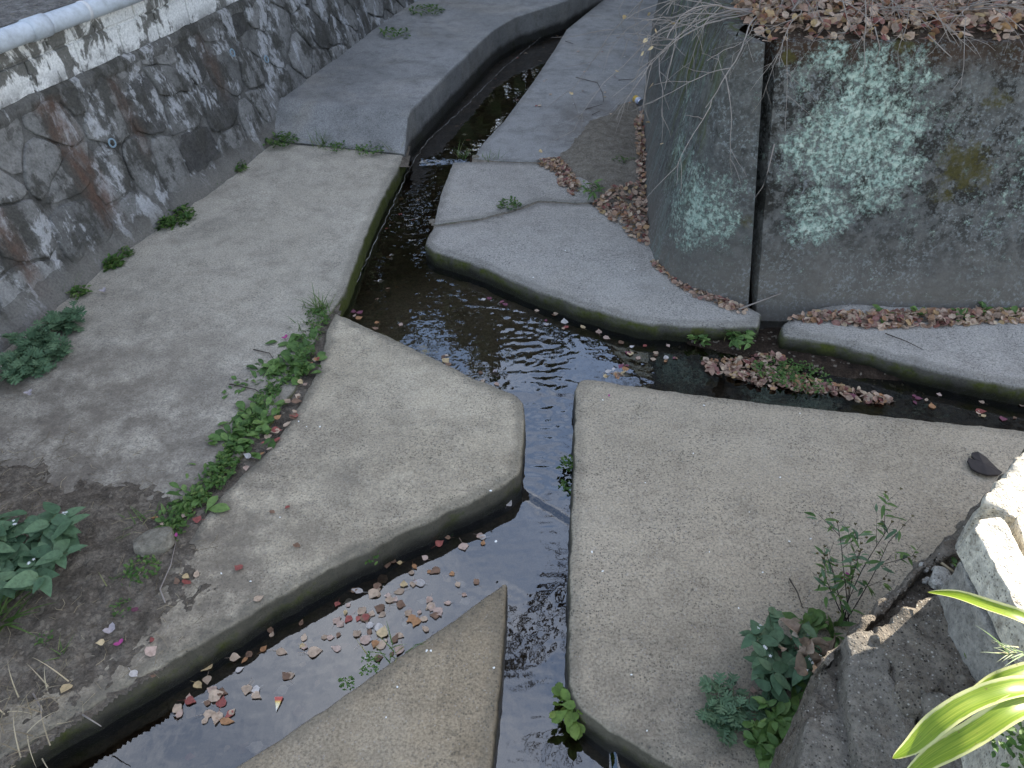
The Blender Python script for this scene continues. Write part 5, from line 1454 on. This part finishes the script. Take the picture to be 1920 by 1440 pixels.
# soil at the lower left
nsh = bush(P(52, 1078, 0.02), 26, 8, 0.20, 0.25, 0.105, 'ovate_b', 60, 'large blue-green nightshade bush with tiny white flowers at the left edge', flowers=7, name='nightshade', cat='plant')
bush(P(-40, 1050, 0.02), 12, 7, 0.20, 0.20, 0.10, 'ovate_b', 61, 'second nightshade clump cut off by the left edge of the picture', name='nightshade', cat='plant')
grass(P(-10, 1165, 0.03), 34, 0.30, 62, 'broad arching grass below the nightshade at the left edge', wid=0.006, spread=0.03, arch=0.9, lean=(0.35, -0.1))
grass(P(112, 1225, 0.02), 7, 0.10, 63, 'upright thin grass shoots on the soil below the nightshade', spread=0.008, arch=0.4)
grass(P(255, 985, 0.01), 12, 0.11, 64, 'pale sparse grass left of the half-buried stone', spread=0.03)
mat_weed(P(268, 1068, 0.02), 90, 0.07, 0.022, 65, 'bright creeping weed patch just below the half-buried stone')
grass(P(225, 1075, 0.02), 14, 0.08, 66, 'thin grass left of the bright creeping weed patch', spread=0.05)
mat_weed(P(85, 1200, 0.03), 26, 0.03, 0.014, 67, 'tiny green seedling patch on the bare soil')
mat_weed(P(232, 1140, 0.02), 30, 0.04, 0.016, 68, 'faint green seedlings above the wilted flower')
grass(P(300, 960, 0.0), 10, 0.12, 69, 'long loose grass leaning over the joint end', spread=0.02)
for k, (x, y) in enumerate(((90, 1300), (30, 1400), (10, 1350))): grass(P(x, y, 0.02), 14, 0.16, 70 + k, ['dry bleached grass stalks low on the soil', 'tangle of pale dead grass in the bottom left corner', 'dead grass at the left edge above the corner tangle'][k], wid=0.0025, spread=0.04, arch=1.6, mat=M_STRAW)
# foot of the left wall
for k, (x, y, n1, pr, rd, lb) in enumerate(((30, 700, 9, 8, 0.13, 'mugwort clump at the left edge, lowest along the wall foot'), (72, 655, 8, 8, 0.10, 'mugwort clump in the middle of the patch at the wall foot'), (125, 615, 9, 8, 0.10, 'mugwort clump at the upper end of the patch by the wall'), (105, 668, 6, 7, 0.06, 'small mugwort clump reaching out onto the paving'), (60, 700, 6, 7, 0.07, 'mugwort clump between the lowest and middle ones'))):
    bush(P(x, y), n1 + 3, pr + 1, 0.10, rd * 1.15, 0.075, 'lobed', 80 + k, lb, name='mugwort', cat='plant', group='mugwort at the wall foot')
grass(P(122, 560), 10, 0.22, 90, 'tall thin grass against the wall above the mugwort', spread=0.02, arch=0.5)
for k, (x, y, n_, rd, L, lb) in enumerate(((150, 552, 60, 0.05, 0.028, 'small weed at the wall foot left of the white scrap'), (214, 498, 90, 0.06, 0.032, 'bright weed at the wall foot right of the white scrap'), (240, 478, 60, 0.04, 0.02, 'low weed patch just up the wall foot from the bright weed'), (330, 410, 230, 0.13, 0.032, 'dense green weed cushion at the wall foot below the rust streak'), (312, 425, 90, 0.06, 0.03, 'weed joined to the left of the dense cushion'), (442, 318, 120, 0.08, 0.03, 'small round weed midway up the wall foot'), (400, 345, 60, 0.06, 0.02, 'dark moss-like weed below the round weed at the wall foot'), (525, 265, 200, 0.14, 0.03, 'weed patch in the corner where the path meets the wall'), (740, 66, 70, 0.15, 0.036, 'weed at the wall foot beside the path, nearer of two'), (800, 22, 95, 0.20, 0.036, 'weed at the wall foot beside the path, farther of two'))):
    mat_weed(P(x, y, 0.0 if y > 300 or x > 900 else (0.24 if y < 200 else 0.02)), int(n_ * 1.3), rd * 1.1, L * 1.25, 100 + k, lb, 0.07)
# crack at the foot of the path
grass(P(604, 272, 0.01), 34, 0.17, 120, 'spiky grass tuft in the crack at the foot of the path', spread=0.03)
mat_weed(P(635, 276, 0.01), 110, 0.12, 0.028, 121, 'low weeds right of the spiky grass in the path crack', 0.04)
mat_weed(P(695, 282, 0.01), 140, 0.13, 0.032, 122, 'leafy weed near the right end of the path crack', 0.06)
grass(P(735, 286, 0.01), 10, 0.16, 123, 'few thin grass blades at the right end of the path crack')
grass(P(868, 292, -0.04), 26, 0.16, 124, 'grass tuft at the water where the far bank slab ends', spread=0.03)
rock('stone_chip', P(892, 296, -0.01), (0.035, 0.03, 0.02), 6, M_ROCKG, 'pale broken stone chip beside the grass tuft at the far slab end', 'stone')
grass(P(930, 298, 0.0), 16, 0.10, 125, 'thin grass in the joint right of the stone chip', spread=0.05)
mat_weed(P(955, 386, 0.0), 80, 0.08, 0.03, 126, 'weed with reddish leaves in the crack across the middle slab', 0.05)
grass(P(960, 385, 0.0), 10, 0.07, 127, 'short grass growing out of the crack weed on the middle slab')
bush(P(1106, 362, 0.02), 6, 4, 0.06, 0.09, 0.085, 'lance_g', 128, 'leafy weed at the near tip of the sand drift')
mat_weed(P(1165, 300, 0.05), 60, 0.09, 0.03, 129, 'faint green sprouts between sand and leaf heap', 0.04)
# right channel
bush(P(1385, 640, -0.09), 8, 7, 0.07, 0.11, 0.06, 'ovate_g', 140, 'green weed clump under the joint of the right wall')
grass(P(1362, 625, -0.08), 8, 0.18, 141, 'long grass stalk bending over the weed clump', spread=0.01, arch=0.5)
bush(P(1310, 642, -0.11), 6, 6, 0.06, 0.06, 0.042, 'ovate_g', 142, 'small bright weed left of the clump under the wall joint')
mat_weed(P(1455, 694, -0.105), 220, 0.13, 0.022, 143, 'fine grey-green creeping plants left on the mud islet', 0.02)
mat_weed(P(1505, 708, -0.11), 260, 0.15, 0.022, 144, 'bright green creeping plants right on the mud islet', 0.02)
for k, (x, y, n_, lb) in enumerate(((1652, 592, 6, 'tall leafy seedling first from the left in the leaf band'), (1720, 592, 6, 'pair of upright leaves second from the left in the leaf band'), (1800, 596, 11, 'broad weed with browning leaves in the leaf band'), (1845, 590, 9, 'weed between the browning weed and the last one in the leaf band'), (1895, 592, 10, 'bushy weed at the right end of the leaf band'))):
    rosette(P(x, y, 0.0), n_, 0.085, 'spat_g', 150 + k, lb, el=(0.4, 1.2), group='weeds in the leaf band')
mat_weed(P(1704, 692, -0.05), 14, 0.035, 0.022, 156, 'tiny pale fern-like sprig on the mossy edge of the right ledge', 0.05)
mat_weed(P(1264, 612, -0.05), 12, 0.03, 0.02, 157, 'tiny sprig hanging on the mossy edge of the middle slab', 0.04)
# lower pools
rosette(P(853, 985, -0.19), 9, 0.055, 'ovate_g', 160, 'small round-leaved plant at the foot of the near left slab', el=(0.4, 1.1))
grass(P(812, 998, -0.19), 9, 0.10, 161, 'few yellow-green blades left of the round-leaved plant', wid=0.004)
mat_weed(P(700, 1048, -0.06), 18, 0.03, 0.022, 162, 'tiny clover sprig on the side of the near left slab', 0.03)
grass(P(738, 1218, -0.05), 12, 0.10, 163, 'short grass at the pool edge of the wedge slab')
mat_weed(P(694, 1248, -0.04), 70, 0.045, 0.014, 164, 'fine-leaved sprig at the middle of the wedge slab edge', 0.03)
mat_weed(P(650, 1284, -0.04), 40, 0.03, 0.014, 165, 'smallest green sprig lowest on the wedge slab edge', 0.02)
mat_weed(P(1066, 880, -0.12), 60, 0.05, 0.025, 166, 'green plants hanging on the chute wall of the big right slab', 0.08)
mat_weed(P(1060, 925, -0.18), 60, 0.04, 0.03, 167, 'leafy plant at the foot of the little fall', 0.08)
rosette(P(1064, 1322, -0.06), 22, 0.085, 'spat_l', 168, 'bright lime-green plant rooted in the corner of the big right slab above the water', el=(-0.6, 1.0), spread=0.03, cat='plant', name='water_plant')
bush(P(1066, 1335, -0.10), 4, 5, 0.05, 0.06, 0.07, 'spat_l', 169, 'lower leaves of the lime-green plant hanging towards the water', cat='plant', name='water_plant')
# foot of the broken wall, lower right
bush(P(1455, 1255), 20, 7, 0.16, 0.165, 0.075, 'ovate_b', 180, 'blue-green nightshade bush with white flowers at the foot of the broken wall', flowers=6, name='nightshade', cat='plant')
bush(P(1365, 1345), 10, 9, 0.07, 0.11, 0.06, 'lobed', 181, 'feathery mugwort clump left of the broken wall, lowest at left', name='mugwort', cat='plant')
bush(P(1435, 1335), 6, 7, 0.07, 0.07, 0.05, 'lobed', 182, 'smaller mugwort clump between the feathery one and the wall', name='mugwort', cat='plant')
rosette(P(1520, 1195, 0.0), 16, 0.14, 'spat_g', 183, 'plantain with long light leaves above the nightshade bush', el=(0.3, 1.2), name='plantain', cat='plant')
rosette(P(1560, 1185, 0.0), 10, 0.10, 'lance_g', 184, 'narrow-leaved weed right of the plantain', el=(0.5, 1.2))
for k, (x, y, n_, kd, lb) in enumerate(((1452, 1370, 18, 'ovate_g', 'weed below the nightshade bush against the wall'), (1476, 1415, 18, 'ovate_g', 'lowest weed against the wall at the bottom of the picture'), (1432, 1405, 12, 'spat_g', 'weed left of the lowest one at the bottom'), (1470, 1455, 16, 'ovate_g', 'weed cut off by the bottom edge beside the wall'), (1510, 1300, 12, 'ovate_g', 'small green shoots growing through the dead leaves'))):
    bush(P(x, y), 8, n_ // 2, 0.11, 0.08, 0.06, kd, 190 + k, lb)
dl = thing('dead_plant', 'tangle of curled brown dead leaves beside the nightshade bush', 'plant', P(1500, 1275))
r = random.Random(99)
for _ in range(60): put_leaf(dl, r.choice(LM['dry']), Vector((r.gauss(0, 0.045), r.gauss(0, 0.06), r.uniform(0.03, 0.22))), r.uniform(0, 6.28), r.uniform(-0.8, 0.8), r.uniform(0.04, 0.085), r, 0.9)
# bur-marigold: thin dark forking stems, paired leaves, seed heads
bm_ = thing('bur_marigold', 'tall thin dark-stemmed plant with seed heads standing by the broken wall', 'plant', P(1585, 1165))
r = random.Random(31)
q = MB(); ends = []
for (dx, dy, L) in ((-0.30, 0.35, 0.30), (-0.1, 0.5, 0.42), (0.25, 0.45, 0.44), (0.45, 0.40, 0.36), (-0.45, 0.15, 0.24), (0.05, 0.30, 0.34)):
    grow(q, Vector((r.gauss(0, 0.01), r.gauss(0, 0.01), 0)), Vector((dx, dy, 0.75)).normalized(), L, 0.0024, r, -0.02, 0.22, 0, 2, (2, 3), 0.45, ends)
q.build('stem', M_STEMD, bm_)
for p, d, dp in ends:
    for _ in range(2): put_leaf(bm_, r.choice(LM['lance_g' if r.random() < 0.6 else 'lance_b']), p - d * r.uniform(0.03, 0.10), r.uniform(0, 6.28), r.uniform(-0.4, 0.4), r.uniform(0.03, 0.065), r)
n = NT('seed_head'); M_SEED = n.end(n.bsdf((0.10, 0.085, 0.03), 0.9))
for p, d, dp in ends[::2]:
    q = MB()
    for k in range(9):
        w = 2.4 * k; e = p + (d + Vector((math.cos(w), math.sin(w), 0.2)) * 0.8).normalized() * 0.010
        q.tube([p, e], 0.0016, 0.0008, 3, cap=False)
    q.build('seed_head', M_SEED, bm_)
# variegated strap-leaved plant in the sun, lower right
n = NT('striped_leaf')
ux = n.sep(n.uv())[0]
edge = n.m('ABSOLUTE', n.m('SUBTRACT', n.m('ADD', ux, n.m('MULTIPLY', n.m('SUBTRACT', n.noise(n.map(n.uv(), scale=(3, 1, 1)), 4, 3), 0.5), 0.12)), 0.5))
cs = n.ramp(n.noise(n.map(n.uv(), scale=(14, 0.6, 1)), 1.5, 3), [(0.35, (0.13, 0.22, 0.015)), (0.55, (0.22, 0.31, 0.025)), (0.7, (0.34, 0.40, 0.05))])
cs = n.mix(n.rng(edge, 0.36, 0.41), cs, (0.60, 0.60, 0.28))
cs = n.mix(n.m('MULTIPLY', n.rng(n.noise(n.pos(), 90, 4, 0.7), 0.62, 0.70), 0.6), cs, (0.16, 0.11, 0.04))
cs = n.mix(n.m('MULTIPLY', n.rng(n.sep(n.uv())[1], 0.10, 0.0), 0.8), cs, (0.22, 0.14, 0.05))
a_ = n.bsdf(cs, 0.4, spec=0.4)
tr = n.new('ShaderNodeBsdfTranslucent'); n.put(tr.inputs[0], cs)
mx = n.new('ShaderNodeMixShader'); mx.inputs[0].default_value = 0.4
n.t.links.new(a_, mx.inputs[1]); n.t.links.new(tr.outputs[0], mx.inputs[2])
M_STRAP = n.end(mx.outputs[0])
sp = thing('striped_lily', 'sunlit plant with yellow-green strap leaves edged in cream, lower right corner', 'plant', P(2080, 1330, 0.98))
SO = Vector(sp.location)
def strap(pixz, w):
    pts = [P(x, y, z) - SO for x, y, z in pixz]
    # smooth through a Catmull-Rom
    fine = []
    for i in range(len(pts) - 1):
        p0, p1, p2, p3 = pts[max(i - 1, 0)], pts[i], pts[i + 1], pts[min(i + 2, len(pts) - 1)]
        for k in range(6):
            t = k / 6
            fine.append(0.5 * ((2 * p1) + (p2 - p0) * t + (2 * p0 - 5 * p1 + 4 * p2 - p3) * t * t + (3 * p1 - p0 - 3 * p2 + p3) * t ** 3))
    fine.append(pts[-1])
    v, f, uv = [], [], []
    m = len(fine)
    for i, p in enumerate(fine):
        u = i / (m - 1)
        t = (fine[min(i + 1, m - 1)] - fine[max(i - 1, 0)]).normalized()
        s = t.cross(Vector((0, 0, 1))).normalized()
        wd = w * (1 - (1 - min(1, u / 0.35)) ** 2.2) * (1 - 0.3 * max(0, u - 0.7)) + 0.0008
        for k in range(7):
            c = (k - 3) / 3
            v.append(p + s * (wd * c) + Vector((0, 0, 0.35 * wd * c * c)))
            uv.append((k / 6, u * 4))
    for i in range(m - 1):
        for k in range(6): f.append((i * 7 + k, i * 7 + k + 1, (i + 1) * 7 + k + 1, (i + 1) * 7 + k))
    obj('leaf', mesh('leaf', v, f, M_STRAP, True, uv), sp)
strap([(1739, 1110, 1.20), (1790, 1116, 1.24), (1850, 1136, 1.27), (1930, 1166, 1.28), (2020, 1230, 1.20), (2080, 1320, 1.0)], 0.017)
strap([(1803, 1306, 1.22), (1840, 1296, 1.25), (1890, 1272, 1.28), (1960, 1258, 1.27), (2040, 1290, 1.18), (2085, 1335, 1.0)], 0.018)
strap([(1673, 1422, 1.22), (1712, 1398, 1.26), (1760, 1354, 1.30), (1830, 1312, 1.32), (1920, 1288, 1.32), (2010, 1300, 1.22), (2080, 1340, 1.0)], 0.020)
strap([(1780, 1372, 1.15), (1820, 1362, 1.19), (1880, 1332, 1.22), (1960, 1312, 1.2), (2080, 1338, 1.0)], 0.013)
strap([(1690, 1462, 1.22), (1750, 1420, 1.26), (1820, 1380, 1.30), (1920, 1322, 1.32), (2010, 1318, 1.22), (2085, 1345, 1.0)], 0.022)
grass(P(1905, 1222, 1.08), 14, 0.10, 210, 'thin sunlit grass hanging over the broken wall top', wid=0.0016, spread=0.012, lean=(-1.4, 0.2), arch=0.6)
rosette(P(1815, 1225, 0.80), 4, 0.035, 'spat_l', 211, 'small round lime leaf growing on the broken wall, upper of two', el=(0.1, 0.4), spread=0.006)
rosette(P(1850, 1262, 0.82), 4, 0.035, 'spat_l', 212, 'small round lime leaf growing on the broken wall, lower of two', el=(0.1, 0.4), spread=0.006)
mat_weed(P(1905, 1400, 1.09), 70, 0.06, 0.025, 213, 'sunlit yellow-green weed at the right edge below the strap leaves', 0.05)
rosette(P(1795, 1062, 0.70), 5, 0.035, 'ovate_g', 214, 'small dark green leaves in the notch behind the pale rock', el=(0.2, 0.8), spread=0.006)

# -- bare shrubs on the terrace rim
def shrub(name, label, loc, dirs, seed, mat=M_TWIG, maxd=2, kids=(2, 4), r0=0.0048, droop=0.35, leaves=0, wig=0.5):
    r = random.Random(seed); t = thing(name, label, 'shrub', loc)
    q = MB(); ends = []
    for (d, L) in dirs: grow(q, Vector((r.gauss(0, 0.05), r.gauss(0, 0.05), 0)), Vector(d).normalized(), L, r0 * r.uniform(0.7, 1.1), r, droop, wig, 0, maxd, kids, 0.5, ends)
    q.build('branches', mat, t)
    r.shuffle(ends)
    for p, d, dp in ends[:leaves]:
        o = obj('leaf', FM['yellow'][1], t); o.location = p; o.rotation_euler = (r.uniform(-1.2, 1.2), r.uniform(-1, 1), r.uniform(0, 6)); o.scale = [0.035] * 3
    return t
r = random.Random(77)
dA = [((r.uniform(-1.0, -0.2), r.uniform(-1.0, 0.2), r.uniform(-0.1, 0.55)), r.uniform(0.45, 0.95)) for _ in range(10)]
shrub('bare_shrub', 'leafless arching shrub with a few pale leaves hanging over the rounded pier', (1.42, 4.75, 1.50), dA, 78, leaves=16)
dB = [((r.uniform(-0.6, 0.6), r.uniform(-1.0, 0.1), r.uniform(0.0, 0.8)), r.uniform(0.35, 0.8)) for _ in range(12)]
shrub('bare_shrub', 'leafless twigs rising from the leaf carpet behind the wall joint', (1.62, 4.75, 1.52), dB, 79)
dC = [((r.uniform(-0.7, 0.7), r.uniform(-1.0, -0.1), r.uniform(0.0, 0.7)), r.uniform(0.4, 0.8)) for _ in range(11)]
shrub('bare_shrub', 'leafless twigs drooping over the middle of the lichen wall', (2.05, 4.70, 1.52), dC, 80, r0=0.0040, leaves=2)
dD = [((r.uniform(-0.6, 0.8), r.uniform(-1.0, -0.1), r.uniform(0.0, 0.7)), r.uniform(0.4, 0.9)) for _ in range(12)]
shrub('bare_shrub', 'leafless twigs over the right end of the lichen wall', (2.55, 4.70, 1.54), dD, 81, r0=0.0040)
dE = [((r.uniform(-0.8, 0.8), r.uniform(-0.8, 0.5), r.uniform(0.2, 0.9)), r.uniform(0.3, 0.7)) for _ in range(14)]
shrub('bare_shrub', 'low tangle of tan stems among the leaves at the back of the terrace', (2.25, 5.2, 1.65), dE, 82, mat=M_STRAW, r0=0.003)
dG = [((r.uniform(-0.9, -0.1), r.uniform(-0.9, 0.3), r.uniform(-0.2, 0.5)), r.uniform(0.5, 1.1)) for _ in range(9)]
shrub('bare_shrub', 'thin leafless branches crossing the top of the far bank', (1.50, 5.6, 1.55), dG, 83, leaves=5)
def vine(name, label, pts, r0, mat=M_TWIG):
    q = MB(); q.tube(pts, r0, r0 * 0.5, 5); return tag(q.build(name, mat), label, 'vine')
PN = Vector((-0.35, -1, 0.28)).normalized(); PP = Vector((1.30, 4.11, 0.1))
vine('vine', 'thin vine hanging straight down the face of the rounded pier', [hit(x, y, PP + PN * 0.03, PN) for x, y in ((1425, 72), (1388, 85), (1384, 130), (1381, 180), (1377, 240), (1372, 330), (1366, 410))], 0.0028)
vine('vine', 'brown root creeping out of the wall joint over the pier', [hit(x, y, PP + PN * 0.03, PN) for x, y in ((1452, 270), (1440, 320), (1430, 350), (1410, 378), (1386, 402))], 0.004)
for k, (pp, lb) in enumerate((([(1622, -10), (1624, 40), (1620, 80), (1622, 120), (1618, 145)], 'upright grey stem standing before the lichen wall'), ([(1740, 0), (1765, 40), (1780, 75), (1800, 108), (1830, 150), (1845, 230), (1838, 240)], 'long stem bending down the right of the lichen wall'), ([(1740, 65), (1770, 95), (1810, 130), (1860, 165), (1885, 195), (1893, 225)], 'arched twig hooking down at the far right of the lichen wall'), ([(1580, 0), (1590, 40), (1612, 70)], 'thin stem slanting into the leaf carpet'), ([(1640, 50), (1650, 90), (1640, 118)], 'short twig with a pale tip at the rim of the lichen wall'))):
    vine('twig', lb, [WP(x, y, 0.05 + 0.02 * math.sin(i * 2.0)) for i, (x, y) in enumerate(pp)], 0.0035)
vine('twig', 'dead forked stick lying across the foot of the wall joint', [P(1385, 580, 0.02), P(1430, 563, 0.05), P(1475, 546, 0.06)], 0.006)
for k, (pp, lb) in enumerate((([(1080, 145), (1120, 155), (1130, 175), (1132, 190)], 'dark hooked twig on the far bank'), ([(1098, 205), (1130, 195)], 'short dark twig near the hooked one'), ([(1110, 215), (1125, 208)], 'smallest dark twig near the hooked one'), ([(1060, 77), (1075, 82)], 'dark scrap of twig by the channel on the far bank'), ([(1155, 70), (1170, 69)], 'short stick at the top of the far bank'), ([(1160, 150), (1190, 148)], 'black twig in front of the can'), ([(1165, 220), (1195, 200)], 'long thin twig below the can'), ([(1660, 625), (1700, 640), (1730, 655)], 'thin dark twig lying on the right ledge slab'), ([(310, 1130), (300, 1105), (320, 1060), (330, 1015)], 'long pale twig on the soil below the half-buried stone'), ([(62, 1300), (78, 1330), (76, 1350)], 'bent straw stalk on the soil at lower left'), ([(155, 1340), (190, 1362)], 'short grey stick at the rim of the soil'), ([(430, 720), (478, 730), (490, 738)], 'dark twig on the left bank beside the joint'), ([(475, 655), (505, 662), (512, 672)], 'dark root end sticking out of the joint'), ([(1480, 1000 + 85), (1495, 1110), (1505, 1140)], 'reddish dead stalk left of the thin dark-stemmed plant'))):
    vine('twig', lb, [P(x, y, (0.012 if x > 400 or y < 900 else max(0.0, soil_z(P(x, y).x, P(x, y).y)) + 0.012)) for x, y in pp], 0.0035 if x > 400 else 0.004, M_TWIG_D if ('dark' in lb or 'black' in lb) else M_TWIG)
# -- litter: one-off things
n = NT('dark_sole'); M_SOLE = n.end(n.bsdf(n.mix(n.noise(n.pos(), 40, 4), (0.022, 0.018, 0.018), (0.05, 0.042, 0.04)), 0.7))
spix = [(1818, 858), (1822, 850), (1832, 848), (1850, 855), (1862, 868), (1878, 886), (1874, 892), (1858, 890), (1838, 884), (1822, 872), (1815, 864), (1822, 862), (1830, 864), (1826, 857)]
spix = [(1823, 848), (1833, 847), (1850, 856), (1862, 864), (1872, 876), (1880, 884), (1872, 890), (1852, 890), (1836, 884), (1822, 876), (1815, 862), (1817, 857), (1836, 868), (1822, 854)]
top = [P(x, y, 0.022) for x, y in spix]; c = sum(top, Vector()) / len(top)
v = [(p.x, p.y, 0.016 + 0.016 * noise.noise(p * 12)) for p in top] + [(p.x, p.y, 0.006 + 0.016 * noise.noise(p * 12)) for p in top] + [(c.x, c.y, 0.026)]
m = len(top)
f = [(i, (i + 1) % m, m + (i + 1) % m, m + i) for i in range(m)] + [(2 * m, (i + 1) % m, i) for i in range(m)]
tag(obj('dead_leaf', mesh('dead_leaf', v, f, M_SOLE)), 'large blackish notched dead leaf on the big right slab beside the broken wall', 'leaf')
def petal(loc, s, mat, label, name='petal', cat='petal', n_=1, group=None):
    r = random.Random(int(loc[0] * 1000)); q = MB()
    for k in range(n_):
        a = k * 1.9
        M = Matrix.Rotation(a, 4, 'Z') @ Matrix.Rotation(r.uniform(0.2, 0.9), 4, 'X') @ Matrix.Scale(s, 4)
        q.add([M @ Vector(p) for p in ((0, 0, 0), (0.4, 0.4, 0.1), (0.3, 0.85, 0.0), (0, 1.1, -0.1), (-0.3, 0.85, 0.0), (-0.4, 0.4, 0.1))], [(0, 1, 2, 3), (0, 3, 4, 5)])
    o = q.build(name, mat, None, False); o.location = loc
    return tag(o, label, cat, group)
petal(P(536, 634, 0.01), 0.024, M_MAG, 'magenta petal lying left of the weedy joint', n_=2)
petal(P(225, 1208, 0.02), 0.022, M_MAG, 'magenta petal on the soil right of the wilted flower', n_=2)
petal(P(330, 1007, 0.03), 0.018, M_MAG, 'magenta petal by the half-buried stone', n_=1)
petal(P(1590, 1082, 0.16), 0.02, M_MAG, 'pink petal caught in the thin dark-stemmed plant', n_=2)
petal(P(1426, 1394, 0.01), 0.02, M_MAG, 'magenta petal on the paving beside the lowest weeds', n_=2)
petal(P(1142, 744, 0.01), 0.014, M_MAG, 'tiny red petal at the far corner of the big right slab')
n = NT('wilted_flower'); M_WILT = n.end(n.bsdf(n.mix(n.noise(n.pos(), 60, 3), (0.22, 0.19, 0.20), (0.42, 0.38, 0.39)), 0.9))
petal(P(210, 1185, 0.025), 0.034, M_WILT, 'wilted grey-lilac flower lying on the soil', 'wilted_flower', 'flower', n_=2)
petal(P(195, 547, 0.01), 0.03, M_WILT, 'crumpled white scrap at the foot of the left wall', 'paper_scrap', 'litter', n_=3)
petal(P(55, 737, 0.02), 0.026, M_WILT, 'small white scrap below the mugwort at the left edge', 'paper_scrap', 'litter', n_=3)
petal(P(928, 702, -0.13), 0.032, M_WILT, 'white crumpled leaf at the upper pool rim of the near slab', 'pale_leaf', 'leaf', n_=3)
n = NT('wrapper')
oz = n.sep(n.ocoord())[1]
M_WRAP = n.end(n.bsdf(n.ramp(n.rng(oz, -0.03, 0.03), [(0.0, (0.75, 0.73, 0.66)), (0.45, (0.75, 0.66, 0.40)), (0.62, (0.65, 0.45, 0.14)), (0.75, (0.45, 0.10, 0.08)), (1.0, (0.48, 0.12, 0.10))]), 0.5))
o = tag(obj('wrapper', mesh('wrapper', [(-0.021, 0.03, 0.004), (0.021, 0.03, 0.006), (0.004, -0.034, 0.003), (-0.006, 0.0, 0.007), (-0.021, 0.03, 0.0), (0.021, 0.03, 0.0), (0.004, -0.034, 0.0)], [(0, 3, 1), (1, 3, 2), (2, 3, 0), (4, 5, 6), (0, 1, 5, 4), (1, 2, 6, 5), (2, 0, 4, 6)], M_WRAP)), 'red, yellow and white triangular wrapper scrap floating in the lower left pool', 'litter')
o.location = P(520, 1320, LOWER + 0.004); o.scale = (0.8, 0.9, 1)
# white specks on the paving
r = random.Random(3)
SPK = [(823, 855), (1130, 750), (1463, 895), (1184, 1265), (1213, 1370), (1430, 1073), (920, 920), (745, 1288), (808, 1220), (926, 1252), (800, 1220), (724, 1345), (1130, 1071), (1110, 1035), (1300, 850), (1210, 905), (560, 790), (600, 800), (930, 1015), (1320, 760), (1500, 775), (1405, 960), (1520, 1010), (1480, 1015), (811, 137), (1075, 194), (1245, 540), (1060, 470), (1190, 505), (1000, 520), (525, 970), (415, 1075), (470, 1090), (1385, 1140), (1330, 1035), (575, 800)]
def ORD2(k): return ['one', 'two', 'three', 'four', 'five', 'six', 'seven', 'eight', 'nine', 'ten', 'eleven', 'twelve', 'thirteen', 'fourteen', 'fifteen', 'sixteen', 'seventeen', 'eighteen', 'nineteen', 'twenty', 'twenty-one', 'twenty-two', 'twenty-three', 'twenty-four', 'twenty-five', 'twenty-six', 'twenty-seven', 'twenty-eight', 'twenty-nine', 'thirty', 'thirty-one', 'thirty-two', 'thirty-three', 'thirty-four', 'thirty-five', 'thirty-six'][k]
wm = []
for k in range(3):
    rr = random.Random(k); pts = [(math.cos(a) * rr.uniform(0.6, 1), math.sin(a) * rr.uniform(0.6, 1)) for a in [6.283 * i / 6 for i in range(6)]]
    wm.append(mesh('white_chip', [(x, y, 0.0) for x, y in pts] + [(x * 0.7, y * 0.7, 0.5) for x, y in pts], [(i, (i + 1) % 6, 6 + (i + 1) % 6, 6 + i) for i in range(6)] + [tuple(range(6, 12))], M_WHT))
for k, (x, y) in enumerate(sorted(set(SPK))):
    o = obj('white_chip', r.choice(wm)); zz = -0.03 if inside(P(x, y, -0.03).x, P(x, y, -0.03).y, SL_POLYS[2]) else 0.0
    o.location = P(x, y, zz + 0.001); s = r.uniform(0.004, 0.0085); o.scale = (s, s * r.uniform(0.6, 1.0), s * 0.7); o.rotation_euler = (0, 0, r.uniform(0, 6))
    tag(o, 'white chip number ' + ORD2(k) + ' from the left among the chips on the paving', 'chip', 'white chips on the paving')

# every fallen leaf gets its own description: colour, place, order from the left
ORD = 'first second third fourth fifth sixth seventh eighth ninth tenth eleventh twelfth thirteenth fourteenth fifteenth sixteenth seventeenth eighteenth nineteenth twentieth'.split()
def screen_x(o):
    p = Vector(o.location); zc = p.y * CP - (p.z - CAM_H) * SP
    return p.x / zc
for (g, lab, c), os_ in LEAVES.items():
    os_.sort(key=screen_x)
    for k, o in enumerate(os_):
        o['label'] = (c + ' leaf ' + lab) if len(os_) == 1 else (ORD[k] + ' ' + c + ' leaf from the left ' + lab)

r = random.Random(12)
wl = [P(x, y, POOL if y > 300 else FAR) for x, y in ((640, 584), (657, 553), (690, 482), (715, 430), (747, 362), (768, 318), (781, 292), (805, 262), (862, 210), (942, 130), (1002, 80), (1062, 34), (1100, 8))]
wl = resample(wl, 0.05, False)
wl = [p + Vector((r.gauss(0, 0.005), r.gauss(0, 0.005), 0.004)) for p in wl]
q = MB(); q.tube(wl, 0.0022, 0.0022, 4)  # pale tube modelled in place of the light glint along the waterline
n = NT('pale_glint'); M_GLINT = n.end(n.bsdf(n.mix(n.rng(n.noise(n.pos(), 14, 4), 0.4, 0.6), (0.10, 0.095, 0.085), (0.42, 0.40, 0.37)), 0.8))
tag(q.build('waterline_glint', M_GLINT), 'thin pale tube modelled as the light glint along the mossy left waterline', 'waterline_glint')
